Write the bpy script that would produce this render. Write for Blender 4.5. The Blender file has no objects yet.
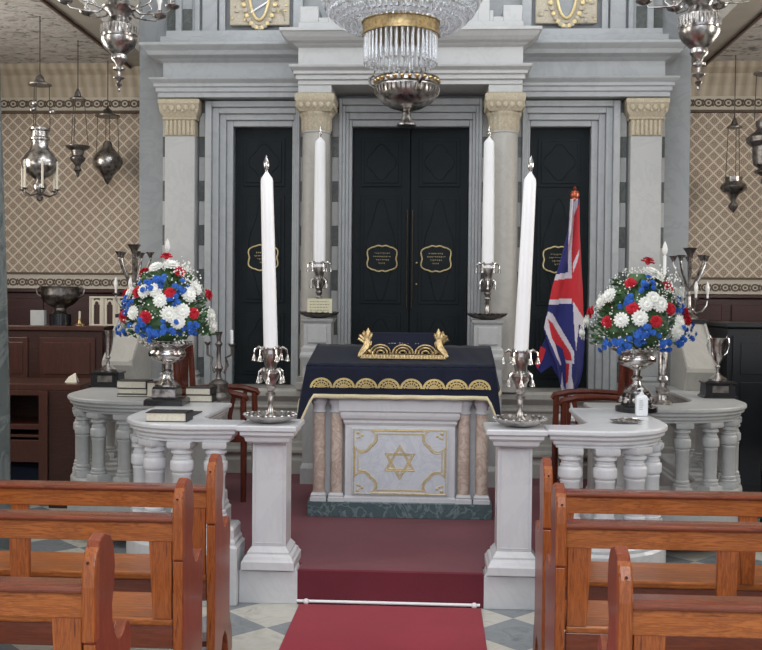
import bpy, math, random
from mathutils import Matrix, Vector
random.seed(7)
PI = math.pi
C = bpy.context.scene.collection
cos, sin = math.cos, math.sin

# ------------------------------------------------------------------ mesh helpers
class MB:
    def __init__(s): s.v=[]; s.f=[]; s.sm=[]; s.mi=[]
    def add(s, vs, fs, smooth=False, m=0, M=None):
        b=len(s.v)
        s.v += [tuple(M@Vector(p)) if M else tuple(p) for p in vs]
        for q in fs:
            s.f.append([b+i for i in q]); s.sm.append(smooth); s.mi.append(m)
        return s
    def box(s,x0,x1,y0,y1,z0,z1,m=0,M=None):
        vs=[(x,y,z) for z in (z0,z1) for y in (y0,y1) for x in (x0,x1)]
        return s.add(vs,[(0,2,3,1),(4,5,7,6),(0,1,5,4),(2,6,7,3),(0,4,6,2),(1,3,7,5)],False,m,M)
    def lathe(s,prof,c=(0,0,0),n=20,m=0,smooth=True,M=None,flute=0,fa=0.0):
        vs=[];fs=[]
        for r,z in prof:
            for k in range(n):
                a=2*PI*k/n
                rr=r*(1+fa*cos(flute*a)) if flute else r
                vs.append((c[0]+rr*cos(a),c[1]+rr*sin(a),c[2]+z))
        for i in range(len(prof)-1):
            for k in range(n):
                k2=(k+1)%n
                fs.append((i*n+k,i*n+k2,(i+1)*n+k2,(i+1)*n+k))
        fs.append(tuple(range(n-1,-1,-1))); L=(len(prof)-1)*n
        fs.append(tuple(range(L,L+n)))
        return s.add(vs,fs,smooth,m,M)
    def tube(s,pts,r,n=8,m=0,M=None):
        pts=[Vector(p) for p in pts]; N=len(pts)
        rs=r if isinstance(r,(list,tuple)) else [r]*N
        vs=[];fs=[]; up=None
        for i,p in enumerate(pts):
            d=(pts[min(i+1,N-1)]-pts[max(i-1,0)]).normalized()
            if up is None:
                up=Vector((0,0,1)) if abs(d.z)<.9 else Vector((1,0,0))
            a=d.cross(up).normalized(); b=a.cross(d).normalized(); up=b
            for k in range(n):
                t=2*PI*k/n; q=p+a*cos(t)*rs[i]+b*sin(t)*rs[i]; vs.append(tuple(q))
        for i in range(N-1):
            for k in range(n):
                k2=(k+1)%n; fs.append((i*n+k,i*n+k2,(i+1)*n+k2,(i+1)*n+k))
        fs.append(tuple(range(n-1,-1,-1))); fs.append(tuple(range((N-1)*n,N*n)))
        return s.add(vs,fs,True,m,M)
    def ball(s,c,r,sc=(1,1,1),m=0,n=12,M=None):
        k=max(4,n//2); prof=[(max(r*sin(PI*i/k),r*.02),-r*cos(PI*i/k)*sc[2]) for i in range(k+1)]
        vs=[];fs=[]
        for rr,z in prof:
            for j in range(n):
                a=2*PI*j/n; vs.append((c[0]+rr*cos(a)*sc[0],c[1]+rr*sin(a)*sc[1],c[2]+z))
        for i in range(k):
            for j in range(n):
                j2=(j+1)%n; fs.append((i*n+j,i*n+j2,(i+1)*n+j2,(i+1)*n+j))
        return s.add(vs,fs,True,m,M)
    def stack(s,outline,prof,m=0,M=None):
        """moulded slab: plan outline (CCW) grown outwards by each profile offset at each height"""
        vs=[];fs=[];n=len(outline)
        for o,z in prof:
            for p in offset(outline,o): vs.append((p[0],p[1],z))
        for i in range(len(prof)-1):
            for k in range(n):
                k2=(k+1)%n; fs.append((i*n+k,i*n+k2,(i+1)*n+k2,(i+1)*n+k))
        fs.append(tuple(range(n-1,-1,-1))); L=(len(prof)-1)*n; fs.append(tuple(range(L,L+n)))
        return s.add(vs,fs,False,m,M)
    def prY(s,poly,y0,y1,m=0,smooth=False,M=None):
        n=len(poly); vs=[(p[0],y0,p[1]) for p in poly]+[(p[0],y1,p[1]) for p in poly]
        fs=[tuple(range(n)),tuple(range(2*n-1,n-1,-1))]+[(k,n+k,n+(k+1)%n,(k+1)%n) for k in range(n)]
        return s.add(vs,fs,smooth,m,M)
    def prX(s,poly,x0,x1,m=0,M=None):
        n=len(poly); vs=[(x0,p[0],p[1]) for p in poly]+[(x1,p[0],p[1]) for p in poly]
        fs=[tuple(range(n-1,-1,-1)),tuple(range(n,2*n))]+[(k,(k+1)%n,n+(k+1)%n,n+k) for k in range(n)]
        return s.add(vs,fs,False,m,M)
    def build(s,name,mats,parent=None,bevel=0,seg=2,loc=None):
        me=bpy.data.meshes.new(name); me.from_pydata(s.v,[],s.f)
        for mt in (mats if isinstance(mats,(list,tuple)) else [mats]): me.materials.append(mt)
        me.polygons.foreach_set('use_smooth',s.sm); me.polygons.foreach_set('material_index',s.mi)
        me.update()
        import bmesh
        bm=bmesh.new(); bm.from_mesh(me); bmesh.ops.recalc_face_normals(bm,faces=bm.faces); bm.to_mesh(me); bm.free()
        o=bpy.data.objects.new(name,me); C.objects.link(o)
        if parent: o.parent=parent
        if loc: o.location=loc
        if any(s.sm):
            try: me.set_sharp_from_angle(angle=math.radians(42))
            except Exception: pass
        if bevel:
            b=o.modifiers.new('bevel','BEVEL'); b.width=bevel; b.segments=seg; b.limit_method='ANGLE'; b.angle_limit=math.radians(40)
        return o

def offset(poly,o):
    n=len(poly)
    if abs(o)<1e-9: return list(poly)
    A=sum(poly[i][0]*poly[(i+1)%n][1]-poly[(i+1)%n][0]*poly[i][1] for i in range(n))
    sg=1 if A>0 else -1; out=[]
    for i in range(n):
        p0,p,p1=poly[i-1],poly[i],poly[(i+1)%n]
        e0=Vector((p[0]-p0[0],p[1]-p0[1])).normalized(); e1=Vector((p1[0]-p[0],p1[1]-p[1])).normalized()
        n0=Vector((e0.y,-e0.x))*sg; n1=Vector((e1.y,-e1.x))*sg
        b=(n0+n1); 
        if b.length<1e-6: b=n0
        b.normalize(); d=o/max(.35,b.dot(n0)); out.append((p[0]+b.x*d,p[1]+b.y*d))
    return out
def arc(cx,cy,rx,ry,a0,a1,n):
    return [(cx+rx*cos(math.radians(a0+(a1-a0)*i/n)),cy+ry*sin(math.radians(a0+(a1-a0)*i/n))) for i in range(n+1)]
def mir(poly): return [(-x,y) for x,y in reversed(poly)]

def thing(name,label,cat,loc=(0,0,0),rz=0,group=None):
    o=bpy.data.objects.new(name,None); C.objects.link(o); o.empty_display_size=.05
    o.location=loc; o.rotation_euler=(0,0,rz); o['label']=label; o['category']=cat
    if group: o['group']=group
    return o
def tag(o,label,cat,group=None,kind=None):
    o['label']=label; o['category']=cat
    if group: o['group']=group
    if kind: o['kind']=kind
    return o
def struct(o,label=None):
    o['kind']='structure'
    if label: o['label']=label
    return o
def copy_tree(o,parent=None):
    c=o.copy(); C.objects.link(c)
    if parent: c.parent=parent
    for ch in list(o.children): copy_tree(ch,c)
    return c
def dup(o,loc,rz=None,label=None,group=None,scale=None):
    c=copy_tree(o); c.location=loc
    if rz is not None: c.rotation_euler=(0,0,rz)
    if label: c['label']=label
    if group: c['group']=group
    if scale: c.scale=scale
    return c

# ------------------------------------------------------------------ materials
def mk(name):
    m=bpy.data.materials.new(name); m.use_nodes=True; nt=m.node_tree
    return m,nt,nt.nodes['Principled BSDF']
def N(nt,t,**k):
    n=nt.nodes.new(t)
    for a,b in k.items():
        if a in n.inputs.keys() if hasattr(n.inputs,'keys') else False: n.inputs[a].default_value=b
        else: setattr(n,a,b)
    return n
def col(c): return (c[0],c[1],c[2],1)
def coords(nt,sc=(1,1,1),rot=(0,0,0)):
    t=nt.nodes.new('ShaderNodeTexCoord'); mp=nt.nodes.new('ShaderNodeMapping')
    mp.inputs['Scale'].default_value=sc; mp.inputs['Rotation'].default_value=rot
    nt.links.new(t.outputs['Object'],mp.inputs['Vector']); return mp.outputs['Vector']
def ramp(nt,fac,stops):
    r=nt.nodes.new('ShaderNodeValToRGB'); e=r.color_ramp.elements
    while len(e)<len(stops): e.new(.5)
    for i,(p,c) in enumerate(stops): e[i].position=p; e[i].color=col(c)
    nt.links.new(fac,r.inputs['Fac']); return r.outputs['Color']
def bump(nt,h,p,strength=.2,dist=.01):
    b=nt.nodes.new('ShaderNodeBump'); b.inputs['Strength'].default_value=strength; b.inputs['Distance'].default_value=dist
    nt.links.new(h,b.inputs['Height']); nt.links.new(b.outputs['Normal'],p.inputs['Normal'])
def noise(nt,vec,scale,detail=4,dist=0,rough=.5):
    n=nt.nodes.new('ShaderNodeTexNoise'); n.inputs['Scale'].default_value=scale; n.inputs['Detail'].default_value=detail
    n.inputs['Distortion'].default_value=dist; n.inputs['Roughness'].default_value=rough
    nt.links.new(vec,n.inputs['Vector']); return n.outputs['Fac']
def plain(name,c,rough=.5,metal=0,nz=0,nsc=30,spec=.5):
    m,nt,p=mk(name); p.inputs['Roughness'].default_value=rough; p.inputs['Metallic'].default_value=metal
    p.inputs['Specular IOR Level'].default_value=spec
    v=coords(nt); f=noise(nt,v,nsc)
    nt.links.new(ramp(nt,f,[(.25,[x*(1-nz) for x in c]),(.75,[min(1,x*(1+nz)) for x in c])]),p.inputs['Base Color'])
    return m
def marble(name,base,vein,rough=.3,scale=3,amount=.5,width=.06,spec=.4):
    m,nt,p=mk(name); v=coords(nt); p.inputs['Roughness'].default_value=rough; p.inputs['Specular IOR Level'].default_value=spec
    f=noise(nt,v,scale,8,1.8,.6)
    mid=[base[i]*(1-amount*.35)+vein[i]*amount*.35 for i in range(3)]
    nt.links.new(ramp(nt,f,[(.28,mid),(.5-width,base),(.5,[base[i]*(1-amount)+vein[i]*amount for i in range(3)]),(.5+width,base),(.8,mid)]),p.inputs['Base Color'])
    return m
def wood(name,c1,c2,rough=.28,sc=(1.2,14,14),coat=.3):
    m,nt,p=mk(name); p.inputs['Specular IOR Level'].default_value=.3; v=coords(nt,sc); p.inputs['Roughness'].default_value=rough
    f=noise(nt,v,2.2,6,1.4,.6)
    g=noise(nt,v,9,3,.3,.7)
    a=nt.nodes.new('ShaderNodeMath'); a.operation='MULTIPLY_ADD'; a.inputs[1].default_value=.35
    nt.links.new(g,a.inputs[0]); nt.links.new(f,a.inputs[2])
    nt.links.new(ramp(nt,a.outputs[0],[(.50,c2),(.60,c1),(.68,[.35*x+.65*y for x,y in zip(c1,c2)]),(.76,c1),(.95,[min(1,1.15*x) for x in c1])]),p.inputs['Base Color'])
    p.inputs['Coat Weight'].default_value=coat; p.inputs['Coat Roughness'].default_value=.12
    bump(nt,g,p,.08,.002); return m
def metal(name,c,rough=.25,dark=.35,sc=40,bs=.25):
    m,nt,p=mk(name); v=coords(nt); p.inputs['Metallic'].default_value=1; p.inputs['Roughness'].default_value=rough
    f=noise(nt,v,sc,3)
    nt.links.new(ramp(nt,f,[(.3,[x*dark for x in c]),(.6,c)]),p.inputs['Base Color']); bump(nt,f,p,bs,.004); return m
def cloth(name,c,rough=.9,sheen=.3,sc=250,nz=.15,bs=.15):
    m,nt,p=mk(name); v=coords(nt); p.inputs['Roughness'].default_value=rough
    p.inputs['Sheen Weight'].default_value=sheen; p.inputs['Specular IOR Level'].default_value=.2
    f=noise(nt,v,sc,2); g=noise(nt,v,3,3)
    a=nt.nodes.new('ShaderNodeMath'); a.operation='MULTIPLY_ADD'; a.inputs[1].default_value=.5
    nt.links.new(f,a.inputs[0]); nt.links.new(g,a.inputs[2])
    nt.links.new(ramp(nt,a.outputs[0],[(.45,[x*(1-nz) for x in c]),(1,[min(1,x*(1+nz)) for x in c])]),p.inputs['Base Color'])
    bump(nt,f,p,bs,.002); return m
def glass(name,c=(1,1,1),rough=.03,ior=1.45):
    m,nt,p=mk(name); p.inputs['Base Color'].default_value=col(c); p.inputs['Roughness'].default_value=rough
    p.inputs['Transmission Weight'].default_value=.85; p.inputs['IOR'].default_value=ior; return m

M=dict(
 grey=marble('grey_marble',(.34,.355,.365),(.245,.26,.27),.42,2.2,.35),
 greyd=marble('darker_grey_marble',(.25,.265,.275),(.18,.195,.205),.45,2.5,.4),
 pale=marble('pale_grey_marble',(.41,.415,.41),(.30,.305,.305),.4,2.8,.3),
 beige=marble('beige_grey_marble',(.38,.37,.34),(.29,.28,.255),.4,2.5,.35),
 white=marble('white_marble',(.60,.61,.63),(.46,.49,.53),.25,2.2,.28,.05),
 panel=marble('bluish_panel_marble',(.58,.61,.66),(.42,.46,.53),.3,6,.5),
 pink=marble('pinkish_brown_marble',(.60,.51,.44),(.36,.25,.20),.3,9,.7,.1),
 green=marble('dark_green_marble',(.07,.11,.12),(.25,.32,.33),.2,5,.6,.04),
 block=marble('dark_green_block_marble',(.07,.08,.075),(.14,.15,.14),.35,6,.6),
 column=marble('grey_green_marble',(.085,.10,.10),(.22,.25,.245),.25,1.6,.55,.05),
 ochre=marble('ochre_capital_stone',(.47,.415,.31),(.28,.24,.165),.6,22,.6,.12),
 door=plain('black_green_door',(.009,.013,.015),.5,0,.2,8,.12),
 gold=metal('gold',(.56,.42,.22),.42,.5,60),
 goldp=plain('gilt_line',(.62,.50,.26),.45,.3,.2,60),
 silver=metal('aged_silver',(.50,.475,.455),.28,.25,28,.4),
 silverp=metal('polished_silver',(.68,.65,.625),.20,.40,20,.25),
 silverd=metal('tarnished_silver',(.26,.24,.225),.36,.4,30,.4),
 brass=metal('brass',(.62,.45,.22),.3,.5,40),
 wax=plain('white_wax',(.80,.81,.82),.35,0,.02,4),
 navy=cloth('navy_velvet',(.005,.008,.022),.7,.06,300,.3),
 goldthread=cloth('gold_embroidery',(.50,.39,.17),.6,.3,160,.45,.6),
 goldthread2=cloth('pale_gold_embroidery',(.62,.55,.36),.6,.3,160,.3,.6),
 bluedark=cloth('navy_backing',(.01,.014,.04),.8,.2),
 runner=cloth('crimson_carpet',(.27,.015,.032),.95,.15,180,.12,.3),
 carpet=cloth('maroon_carpet',(.13,.022,.034),.95,.15,180,.15,.3),
 redseat=cloth('red_seat_cloth',(.16,.015,.02),.8,.2),
 pew=wood('varnished_pine',(.44,.14,.034),(.17,.040,.010),.3,(1.2,14,14),.15),
 pewv=wood('varnished_pine_upright',(.38,.11,.028),(.16,.038,.011),.28,(14,14,1.2),.15),
 pewd=wood('reddish_pew_side',(.26,.060,.020),(.15,.030,.012),.3,(14,14,1.2),.15),
 pewr=wood('dark_red_pew_rail',(.21,.052,.022),(.12,.028,.014),.18,(1.2,14,14),.5),
 dwood=wood('dark_mahogany',(.042,.014,.009),(.022,.007,.005),.35,(1.2,10,10)),
 dwood2=wood('brown_mahogany',(.065,.020,.012),(.035,.011,.007),.35,(10,10,1.2)),
 chair=wood('red_chair_wood',(.12,.028,.015),(.065,.014,.009),.25,(10,10,1.2)),
 maroon=wood('maroon_wainscot',(.050,.015,.013),(.03,.009,.008),.4,(1.2,10,10)),
 black=plain('black_plinth',(.012,.012,.014),.22,0,.2,20),
 blackcab=plain('black_lacquer',(.010,.012,.015),.3,0,.3,5),
 page=plain('cream_pages',(.60,.56,.46),.8,0,.12,120),
 cover=plain('black_book_cover',(.02,.018,.018),.5,0,.2,30),
 coverr=plain('brown_book_cover',(.05,.025,.02),.5,0,.2,30),
 whitep=plain('white_plastic',(.78,.80,.82),.3,0,.02,8),
 cream=plain('cream_card',(.62,.60,.42),.7,0,.05,30),
 redf=plain('carnation_red',(.55,.012,.03),.7,0,.35,70),
 whitef=plain('petal_white',(.80,.81,.76),.7,0,.08,60),
 bluef=plain('petal_blue',(.02,.11,.45),.7,0,.5,60),
 leaf=plain('leaf_green',(.05,.12,.04),.55,0,.4,40),
 fred=cloth('flag_red',(.42,.022,.03),.75,.1,200,.1),
 fwhite=cloth('flag_white',(.50,.47,.52),.75,.1,200,.05),
 fblue=cloth('flag_blue',(.018,.021,.12),.75,.1,200,.1),
 chain=plain('dark_chain',(.08,.07,.06),.4,.8,.2,50),
 beam=plain('brown_beam_paint',(.36,.33,.28),.7,0,.08,6),
 crown=metal('red_gold_finial',(.45,.12,.07),.35,.6,60),
 crystal=glass('crystal',(.86,.88,.91),.04,1.5),
 bulb=glass('clear_bulb',(.95,.95,.95),.05,1.3),
 relief=marble('gilded_relief',(.46,.42,.34),(.30,.25,.17),.6,30,.6,.14),
)
# candle bulbs: pale frosted glass
M['frost']=plain('frosted_bulb',(.75,.74,.72),.25,0,.03,10)

def floor_mat():
    m,nt,p=mk('diamond_floor_tiles'); p.inputs['Roughness'].default_value=.22
    v=coords(nt,(1,1,1),(0,0,PI/4))
    ch=nt.nodes.new('ShaderNodeTexChecker'); ch.inputs['Scale'].default_value=2.9
    off=nt.nodes.new('ShaderNodeMapping'); off.inputs['Location'].default_value=(.03,.11,.37); nt.links.new(v,off.inputs['Vector'])
    nt.links.new(off.outputs['Vector'],ch.inputs['Vector'])
    f=noise(nt,v,5,8,1.5,.6)
    a=ramp(nt,f,[(.3,(.44,.43,.37)),(.55,(.55,.54,.48)),(.7,(.40,.39,.34))])
    b=ramp(nt,f,[(.3,(.17,.195,.21)),(.55,(.23,.255,.27)),(.7,(.13,.15,.165))])
    mx=nt.nodes.new('ShaderNodeMixRGB'); nt.links.new(ch.outputs['Fac'],mx.inputs['Fac']); nt.links.new(a,mx.inputs[1]); nt.links.new(b,mx.inputs[2])
    nt.links.new(mx.outputs[0],p.inputs['Base Color']); return m
M['floor']=floor_mat()
def paper_mat():
    m,nt,p=mk('lattice_wall_pattern'); p.inputs['Roughness'].default_value=.75; L=nt.links
    t=nt.nodes.new('ShaderNodeTexCoord'); sp=nt.nodes.new('ShaderNodeSeparateXYZ'); L.new(t.outputs['Object'],sp.inputs[0])
    def mth(op,a,b=None,c=None):
        n=nt.nodes.new('ShaderNodeMath'); n.operation=op
        for i,q in enumerate((a,b,c)):
            if q is None: continue
            if isinstance(q,(int,float)): n.inputs[i].default_value=q
            else: L.new(q,n.inputs[i])
        return n.outputs[0]
    xy=mth('ADD',sp.outputs[0],sp.outputs[1])
    a=mth('MULTIPLY',xy,1/.105); b=mth('MULTIPLY',sp.outputs[2],1/.105)
    u=mth('ADD',a,b); w=mth('SUBTRACT',a,b)
    fu=mth('SUBTRACT',mth('FRACT',mth('ADD',u,100)),.5); fw=mth('SUBTRACT',mth('FRACT',mth('ADD',w,100)),.5)
    edge=mth('MAXIMUM',mth('ABSOLUTE',fu),mth('ABSOLUTE',fw))
    line=mth('GREATER_THAN',edge,.41)
    r=mth('SQRT',mth('ADD',mth('MULTIPLY',fu,fu),mth('MULTIPLY',fw,fw)))
    ring=mth('LESS_THAN',mth('ABSOLUTE',mth('SUBTRACT',r,.25)),.055)
    nz=noise(nt,t.outputs['Object'],45,3)
    dk=mth('MAXIMUM',mth('MULTIPLY',ring,.9),mth('LESS_THAN',r,.09))
    dk2=mth('MULTIPLY',dk,mth('GREATER_THAN',nz,.40))
    sh=mth('LESS_THAN',mth('ABSOLUTE',mth('SUBTRACT',edge,.38)),.03)
    base=ramp(nt,nz,[(.3,(.40,.32,.245)),(.7,(.48,.39,.30))])
    def mix(f,c1,c2):
        x=nt.nodes.new('ShaderNodeMixRGB'); L.new(f,x.inputs[0]); L.new(c1,x.inputs[1]); x.inputs[2].default_value=col(c2); return x.outputs[0]
    c=mix(mth('MULTIPLY',dk2,.75),base,(.17,.12,.085)); c=mix(mth('MULTIPLY',sh,.7),c,(.20,.145,.11)); c=mix(line,c,(.66,.57,.45))
    L.new(c,p.inputs['Base Color']); return m
M['paper']=paper_mat()
def frieze_mat():
    m,nt,p=mk('leafy_frieze'); p.inputs['Roughness'].default_value=.7
    v=coords(nt,(1,1,.25)); w=nt.nodes.new('ShaderNodeTexWave'); w.inputs['Scale'].default_value=3.2; w.inputs['Distortion'].default_value=2.5
    w.inputs['Detail'].default_value=3; nt.links.new(v,w.inputs['Vector'])
    nt.links.new(ramp(nt,w.outputs['Fac'],[(.1,(.42,.35,.26)),(.5,(.48,.41,.31)),(.9,(.52,.45,.35))]),p.inputs['Base Color'])
    bump(nt,w.outputs['Fac'],p,.5,.02); return m
M['frieze']=frieze_mat()
def soffit_mat():
    m,nt,p=mk('embossed_soffit_paint'); p.inputs['Roughness'].default_value=.55
    v=coords(nt,(1,1.6,1)); f=noise(nt,v,9,5,1.2,.62)
    nt.links.new(ramp(nt,f,[(.38,(.16,.155,.14)),(.44,(.50,.48,.45)),(.6,(.62,.60,.57))]),p.inputs['Base Color'])
    bump(nt,f,p,.6,.03); return m
M['soffit']=soffit_mat()
M['bordwhite']=plain('border_cream',(.55,.50,.41),.7,0,.06,20)
M['borddark']=plain('border_brown',(.11,.075,.05),.7,0,.2,20)

# ------------------------------------------------------------------ camera
def cam_axes():
    f=1000.; th=.009; vx,vy=435-381,325-302
    vy=23.0; c,s=cos(th),sin(th); x=vx*c-vy*s; y=vx*s+vy*c; a=math.atan2(x,f); b=math.atan2(y,f)
    for _ in range(20):
        r0=Vector((cos(a),sin(a),0)); f0=Vector((-sin(a)*cos(b),cos(a)*cos(b),-sin(b))); u0=r0.cross(f0)
        a+=(x-f*r0.y/f0.y)/f; b+=(y-f*u0.y/f0.y)/f
    return r0*c+u0*s, u0*c-r0*s, f0
R_,U_,F_=cam_axes()
cd=bpy.data.cameras.new('camera'); cam=bpy.data.objects.new('camera',cd); C.objects.link(cam)
cd.sensor_width=36; cd.lens=36*1000/762; cd.clip_start=.05
mt=Matrix((R_,U_,-F_)).transposed().to_4x4(); mt.translation=Vector((.22,0,1.6)); cam.matrix_world=mt
bpy.context.scene.camera=cam

# ------------------------------------------------------------------ room shell
struct(MB().box(-4.5,4.5,-3,9.6,-.1,0).build('floor',M['floor']))
ol=[(-4.5,-3),(4.5,-3),(4.5,9.6),(-4.5,9.6)]
struct(MB().box(-2.75,2.75,-3,9.6,6.5,6.6).build('ceiling',M['soffit']))
for s in (-1,1):
    a,b=sorted((s*2.60,s*4.5))
    struct(MB().box(a,b,-3,9.6,3.745,3.85).build('ceiling',M['soffit']))
    a,b=sorted((s*2.33,s*2.565))
    bm=MB().box(a,b,-3,8.49,3.72,4.6); 
    a,b=sorted((s*2.565,s*2.585)); bm.box(a,b,-3,9.1,3.70,3.80,1)
    a,b=sorted((s*2.331,s*2.565)); bm.box(a,b,8.49,9.2,3.72,4.6)
    struct(bm.build('trim_%d'%(1 if s<0 else 2),[M['beam'],M['dwood2']]))
    a,b=sorted((s*4.4,s*4.5))
    struct(MB().box(a,b,-3,9.6,0,1.69).build('baseboard_'+('left' if s<0 else 'right'),M['maroon']))
    struct(MB().box(a,b,-3,9.6,1.69,3.745).build('wall_'+('left' if s<0 else 'right'),M['paper']))
    # patterned end wall of the aisle
    a,b=sorted((s*2.33,s*4.4))
    struct(MB().box(a,b,9.2,9.6,1.69,3.745).build('wall_back_'+('left' if s<0 else 'right'),M['paper']))
    a2,b2=sorted((s*2.33,s*4.5)); struct(MB().box(a2,b2,9.2,9.6,3.85,6.5).build('wall_upper_'+('left' if s<0 else 'right'),M['beam']))
    w=MB().box(a,b,9.16,9.6,0,1.655).box(a,b,9.12,9.2,1.655,1.69)
    for k in range(4):
        x=a+.05+k*.5
        for z0,z1 in ((.15,.75),(.85,1.25),(1.33,1.6)):
            w.box(x,x+.42,9.145,9.17,z0,z1)
    struct(w.build('baseboard_back_'+('left' if s<0 else 'right'),M['maroon'],bevel=.008))
    # borders
    bd=MB()
    bd.box(a,b,9.17,9.2,1.695,1.81); bd.box(a,b,9.155,9.2,1.825,1.845,1); bd.box(a,b,9.165,9.2,1.81,1.825)
    bd.box(a,b,9.17,9.2,3.345,3.47); bd.box(a,b,9.15,9.2,3.325,3.345,1)
    x=a+.06
    while x<b-.03:
        for zc,rr in ((1.753,.036),(3.41,.038)):
            for (r0,r1) in ((rr,rr-.014),):
                vs=[];fs=[];n=14
                for k in range(n):
                    t=2*PI*k/n; vs+= [(x+r0*1.15*cos(t),9.166,zc+r0*sin(t)),(x+r1*1.15*cos(t),9.166,zc+r1*sin(t))]
                for k in range(n): fs.append((2*k,2*k+1,(2*k+3)%(2*n),(2*k+2)%(2*n)))
                bd.add(vs,fs,False,1)
            bd.box(x-.010,x+.010,9.164,9.17,zc-.010,zc+.010,1)
            bd.box(x+.034,x+.048,9.165,9.17,zc-.03,zc-.008,1); bd.box(x+.034,x+.048,9.165,9.17,zc+.008,zc+.03,1)
        x+=.088
    struct(bd.build('trim_%d'%(3 if s<0 else 4),[M['bordwhite'],M['borddark']]))
    fr=MB().prX([(9.2,3.47),(9.18,3.47),(9.17,3.50),(9.15,3.56),(9.12,3.60),(9.1,3.63),(9.1,3.66),(9.03,3.70),(9.0,3.745),(9.2,3.745)],a,b)
    struct(fr.build('trim_%d'%(5 if s<0 else 6),M['frieze']))

# ------------------------------------------------------------------ ark facade
# main wall, three openings
w=MB()
xs=[-2.33,-1.51,-1.003,-.495,.495,1.003,1.51,2.33]
for i in (0,2,4,6): w.box(xs[i],xs[i+1],8.5,9.5,0,6.5)
for i in (1,3,5):
    w.box(xs[i],xs[i+1],8.5,9.5,0,.88); w.box(xs[i],xs[i+1],8.5,9.5,3.078,6.5); w.box(xs[i],xs[i+1],8.75,9.5,.88,3.078)
struct(w.build('wall_back',M['greyd']))
# chequered strips of pale and dark blocks
st=MB(); sd=MB()
for s in (-1,1):
    for (xa,xb) in ((.60,.66),(.86,.93),(1.735,1.80),(2.06,2.115)):
        a,b=sorted((s*xa,s*xb)); 
        zt=3.19+.0
        z=2.99
        st.box(a,b,8.46,8.5,z,3.19)
        sd.box(a,b,8.46,8.5,3.19,3.30)
        while z>.9:
            sd.box(a,b,8.46,8.5,max(z-.173,.88),z); st.box(a,b,8.46,8.5,max(z-.376,.88),max(z-.173,.88)) if z-.173>.88 else None
            z-=.376
struct(st.build('trim_7',M['pale'],bevel=.003)); struct(sd.build('trim_8',M['block'],bevel=.003))
# door surrounds
fr=MB()
def surround(xi0,xi1,xo0,xo1,z0,zi,zo):
    # three fascias stepping forward outwards
    K=4; ys=[8.47,8.445,8.415,8.385]
    for k in range(K):
        a0=xi0+(xo0-xi0)*k/K; b0=xi0+(xo0-xi0)*(k+1)/K
        a1=xi1+(xo1-xi1)*k/K; b1=xi1+(xo1-xi1)*(k+1)/K
        za=zi+(zo-zi)*k/K; zb=zi+(zo-zi)*(k+1)/K
        fr.box(b0,a0,ys[k],8.5,z0,zb); fr.box(a1,b1,ys[k],8.5,z0,zb); fr.box(a0,a1,ys[k],8.5,za,zb)
surround(-1.51,-1.003,-1.735,-.93,.88,3.078,3.28)
surround(1.003,1.51,.93,1.735,.88,3.078,3.28)
surround(-.495,.495,-.60,.60,.88,3.078,3.30)
struct(fr.build('trim_9',M['grey'],bevel=.006))

# entablatures
def pr(z,dz):
    return [(0,z+dz) ]
side=[(.035,3.29),(.035,3.33),(.05,3.335),(.05,3.37),(.065,3.375),(.065,3.40),(.095,3.43),(.10,3.445),(.0,3.45),(.0,3.585),(.03,3.60),(.045,3.61),(.09,3.625),(.10,3.63),(.115,3.66),(.15,3.69),(.16,3.70),(.16,3.72),(.02,3.725),(.02,3.80),(-.02,3.81),(-.02,3.86)]
for s in (-1,1):
    o=[(.88,8.33),(2.08,8.33),(2.08,8.55),(.88,8.55)]
    o=o if s>0 else mir(o)
    struct(MB().stack(o,side).build('trim_%d'%(10 if s<0 else 11),M['grey'],bevel=.003,seg=1))
cen=[(.0,3.34),(.0,3.375),(.018,3.38),(.018,3.415),(.035,3.42),(.035,3.445),(.065,3.47),(.07,3.49),(0,3.495),(0,3.635),(.03,3.65),(.04,3.66),(.075,3.675),(.10,3.70),(.125,3.735),(.135,3.74),(.135,3.765),(0,3.77),(0,3.84)]
o=[(-.90,8.05),(.90,8.05),(.90,8.55),(-.90,8.55)]
struct(MB().stack(o,cen).build('trim_12',M['pale'],bevel=.003,seg=1))
# stepped parapet above the centre
pp=MB()
for s in (-1,1):
    for (xa,xb,z) in ((.74,.89,3.97),(.66,.74,3.88),(.54,.63,4.02),(.63,.66,3.93),(.34,.54,4.16)):
        a,b=sorted((s*xa,s*xb)); pp.box(a,b,8.06,8.40,3.838,z)
pp.box(-.34,.34,8.06,8.4,3.838,4.40)
struct(pp.build('trim_13',M['pale'],bevel=.006))
# upper storey strips beside carved panels
up=MB(); ub=MB()
for s in (-1,1):
    for (xa,xb,y) in ((1.58,1.63,8.44),(1.65,1.78,8.46),(1.80,1.84,8.44),(1.95,2.0,8.42),(1.84,1.865,8.46),(.92,1.0,8.45)):
        a,b=sorted((s*xa,s*xb)); up.box(a,b,y,8.5,3.86,6.4)
    for (xa,xb) in ((1.865,1.95),(2.0,2.08)):
        a,b=sorted((s*xa,s*xb)); z=3.88
        while z<6: ub.box(a,b,8.46,8.5,z,z+.19); up.box(a,b,8.46,8.5,z+.19,z+.38); z+=.38
struct(up.build('trim_14',M['grey'],bevel=.004)); struct(ub.build('trim_15',M['block'],bevel=.003))

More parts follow.
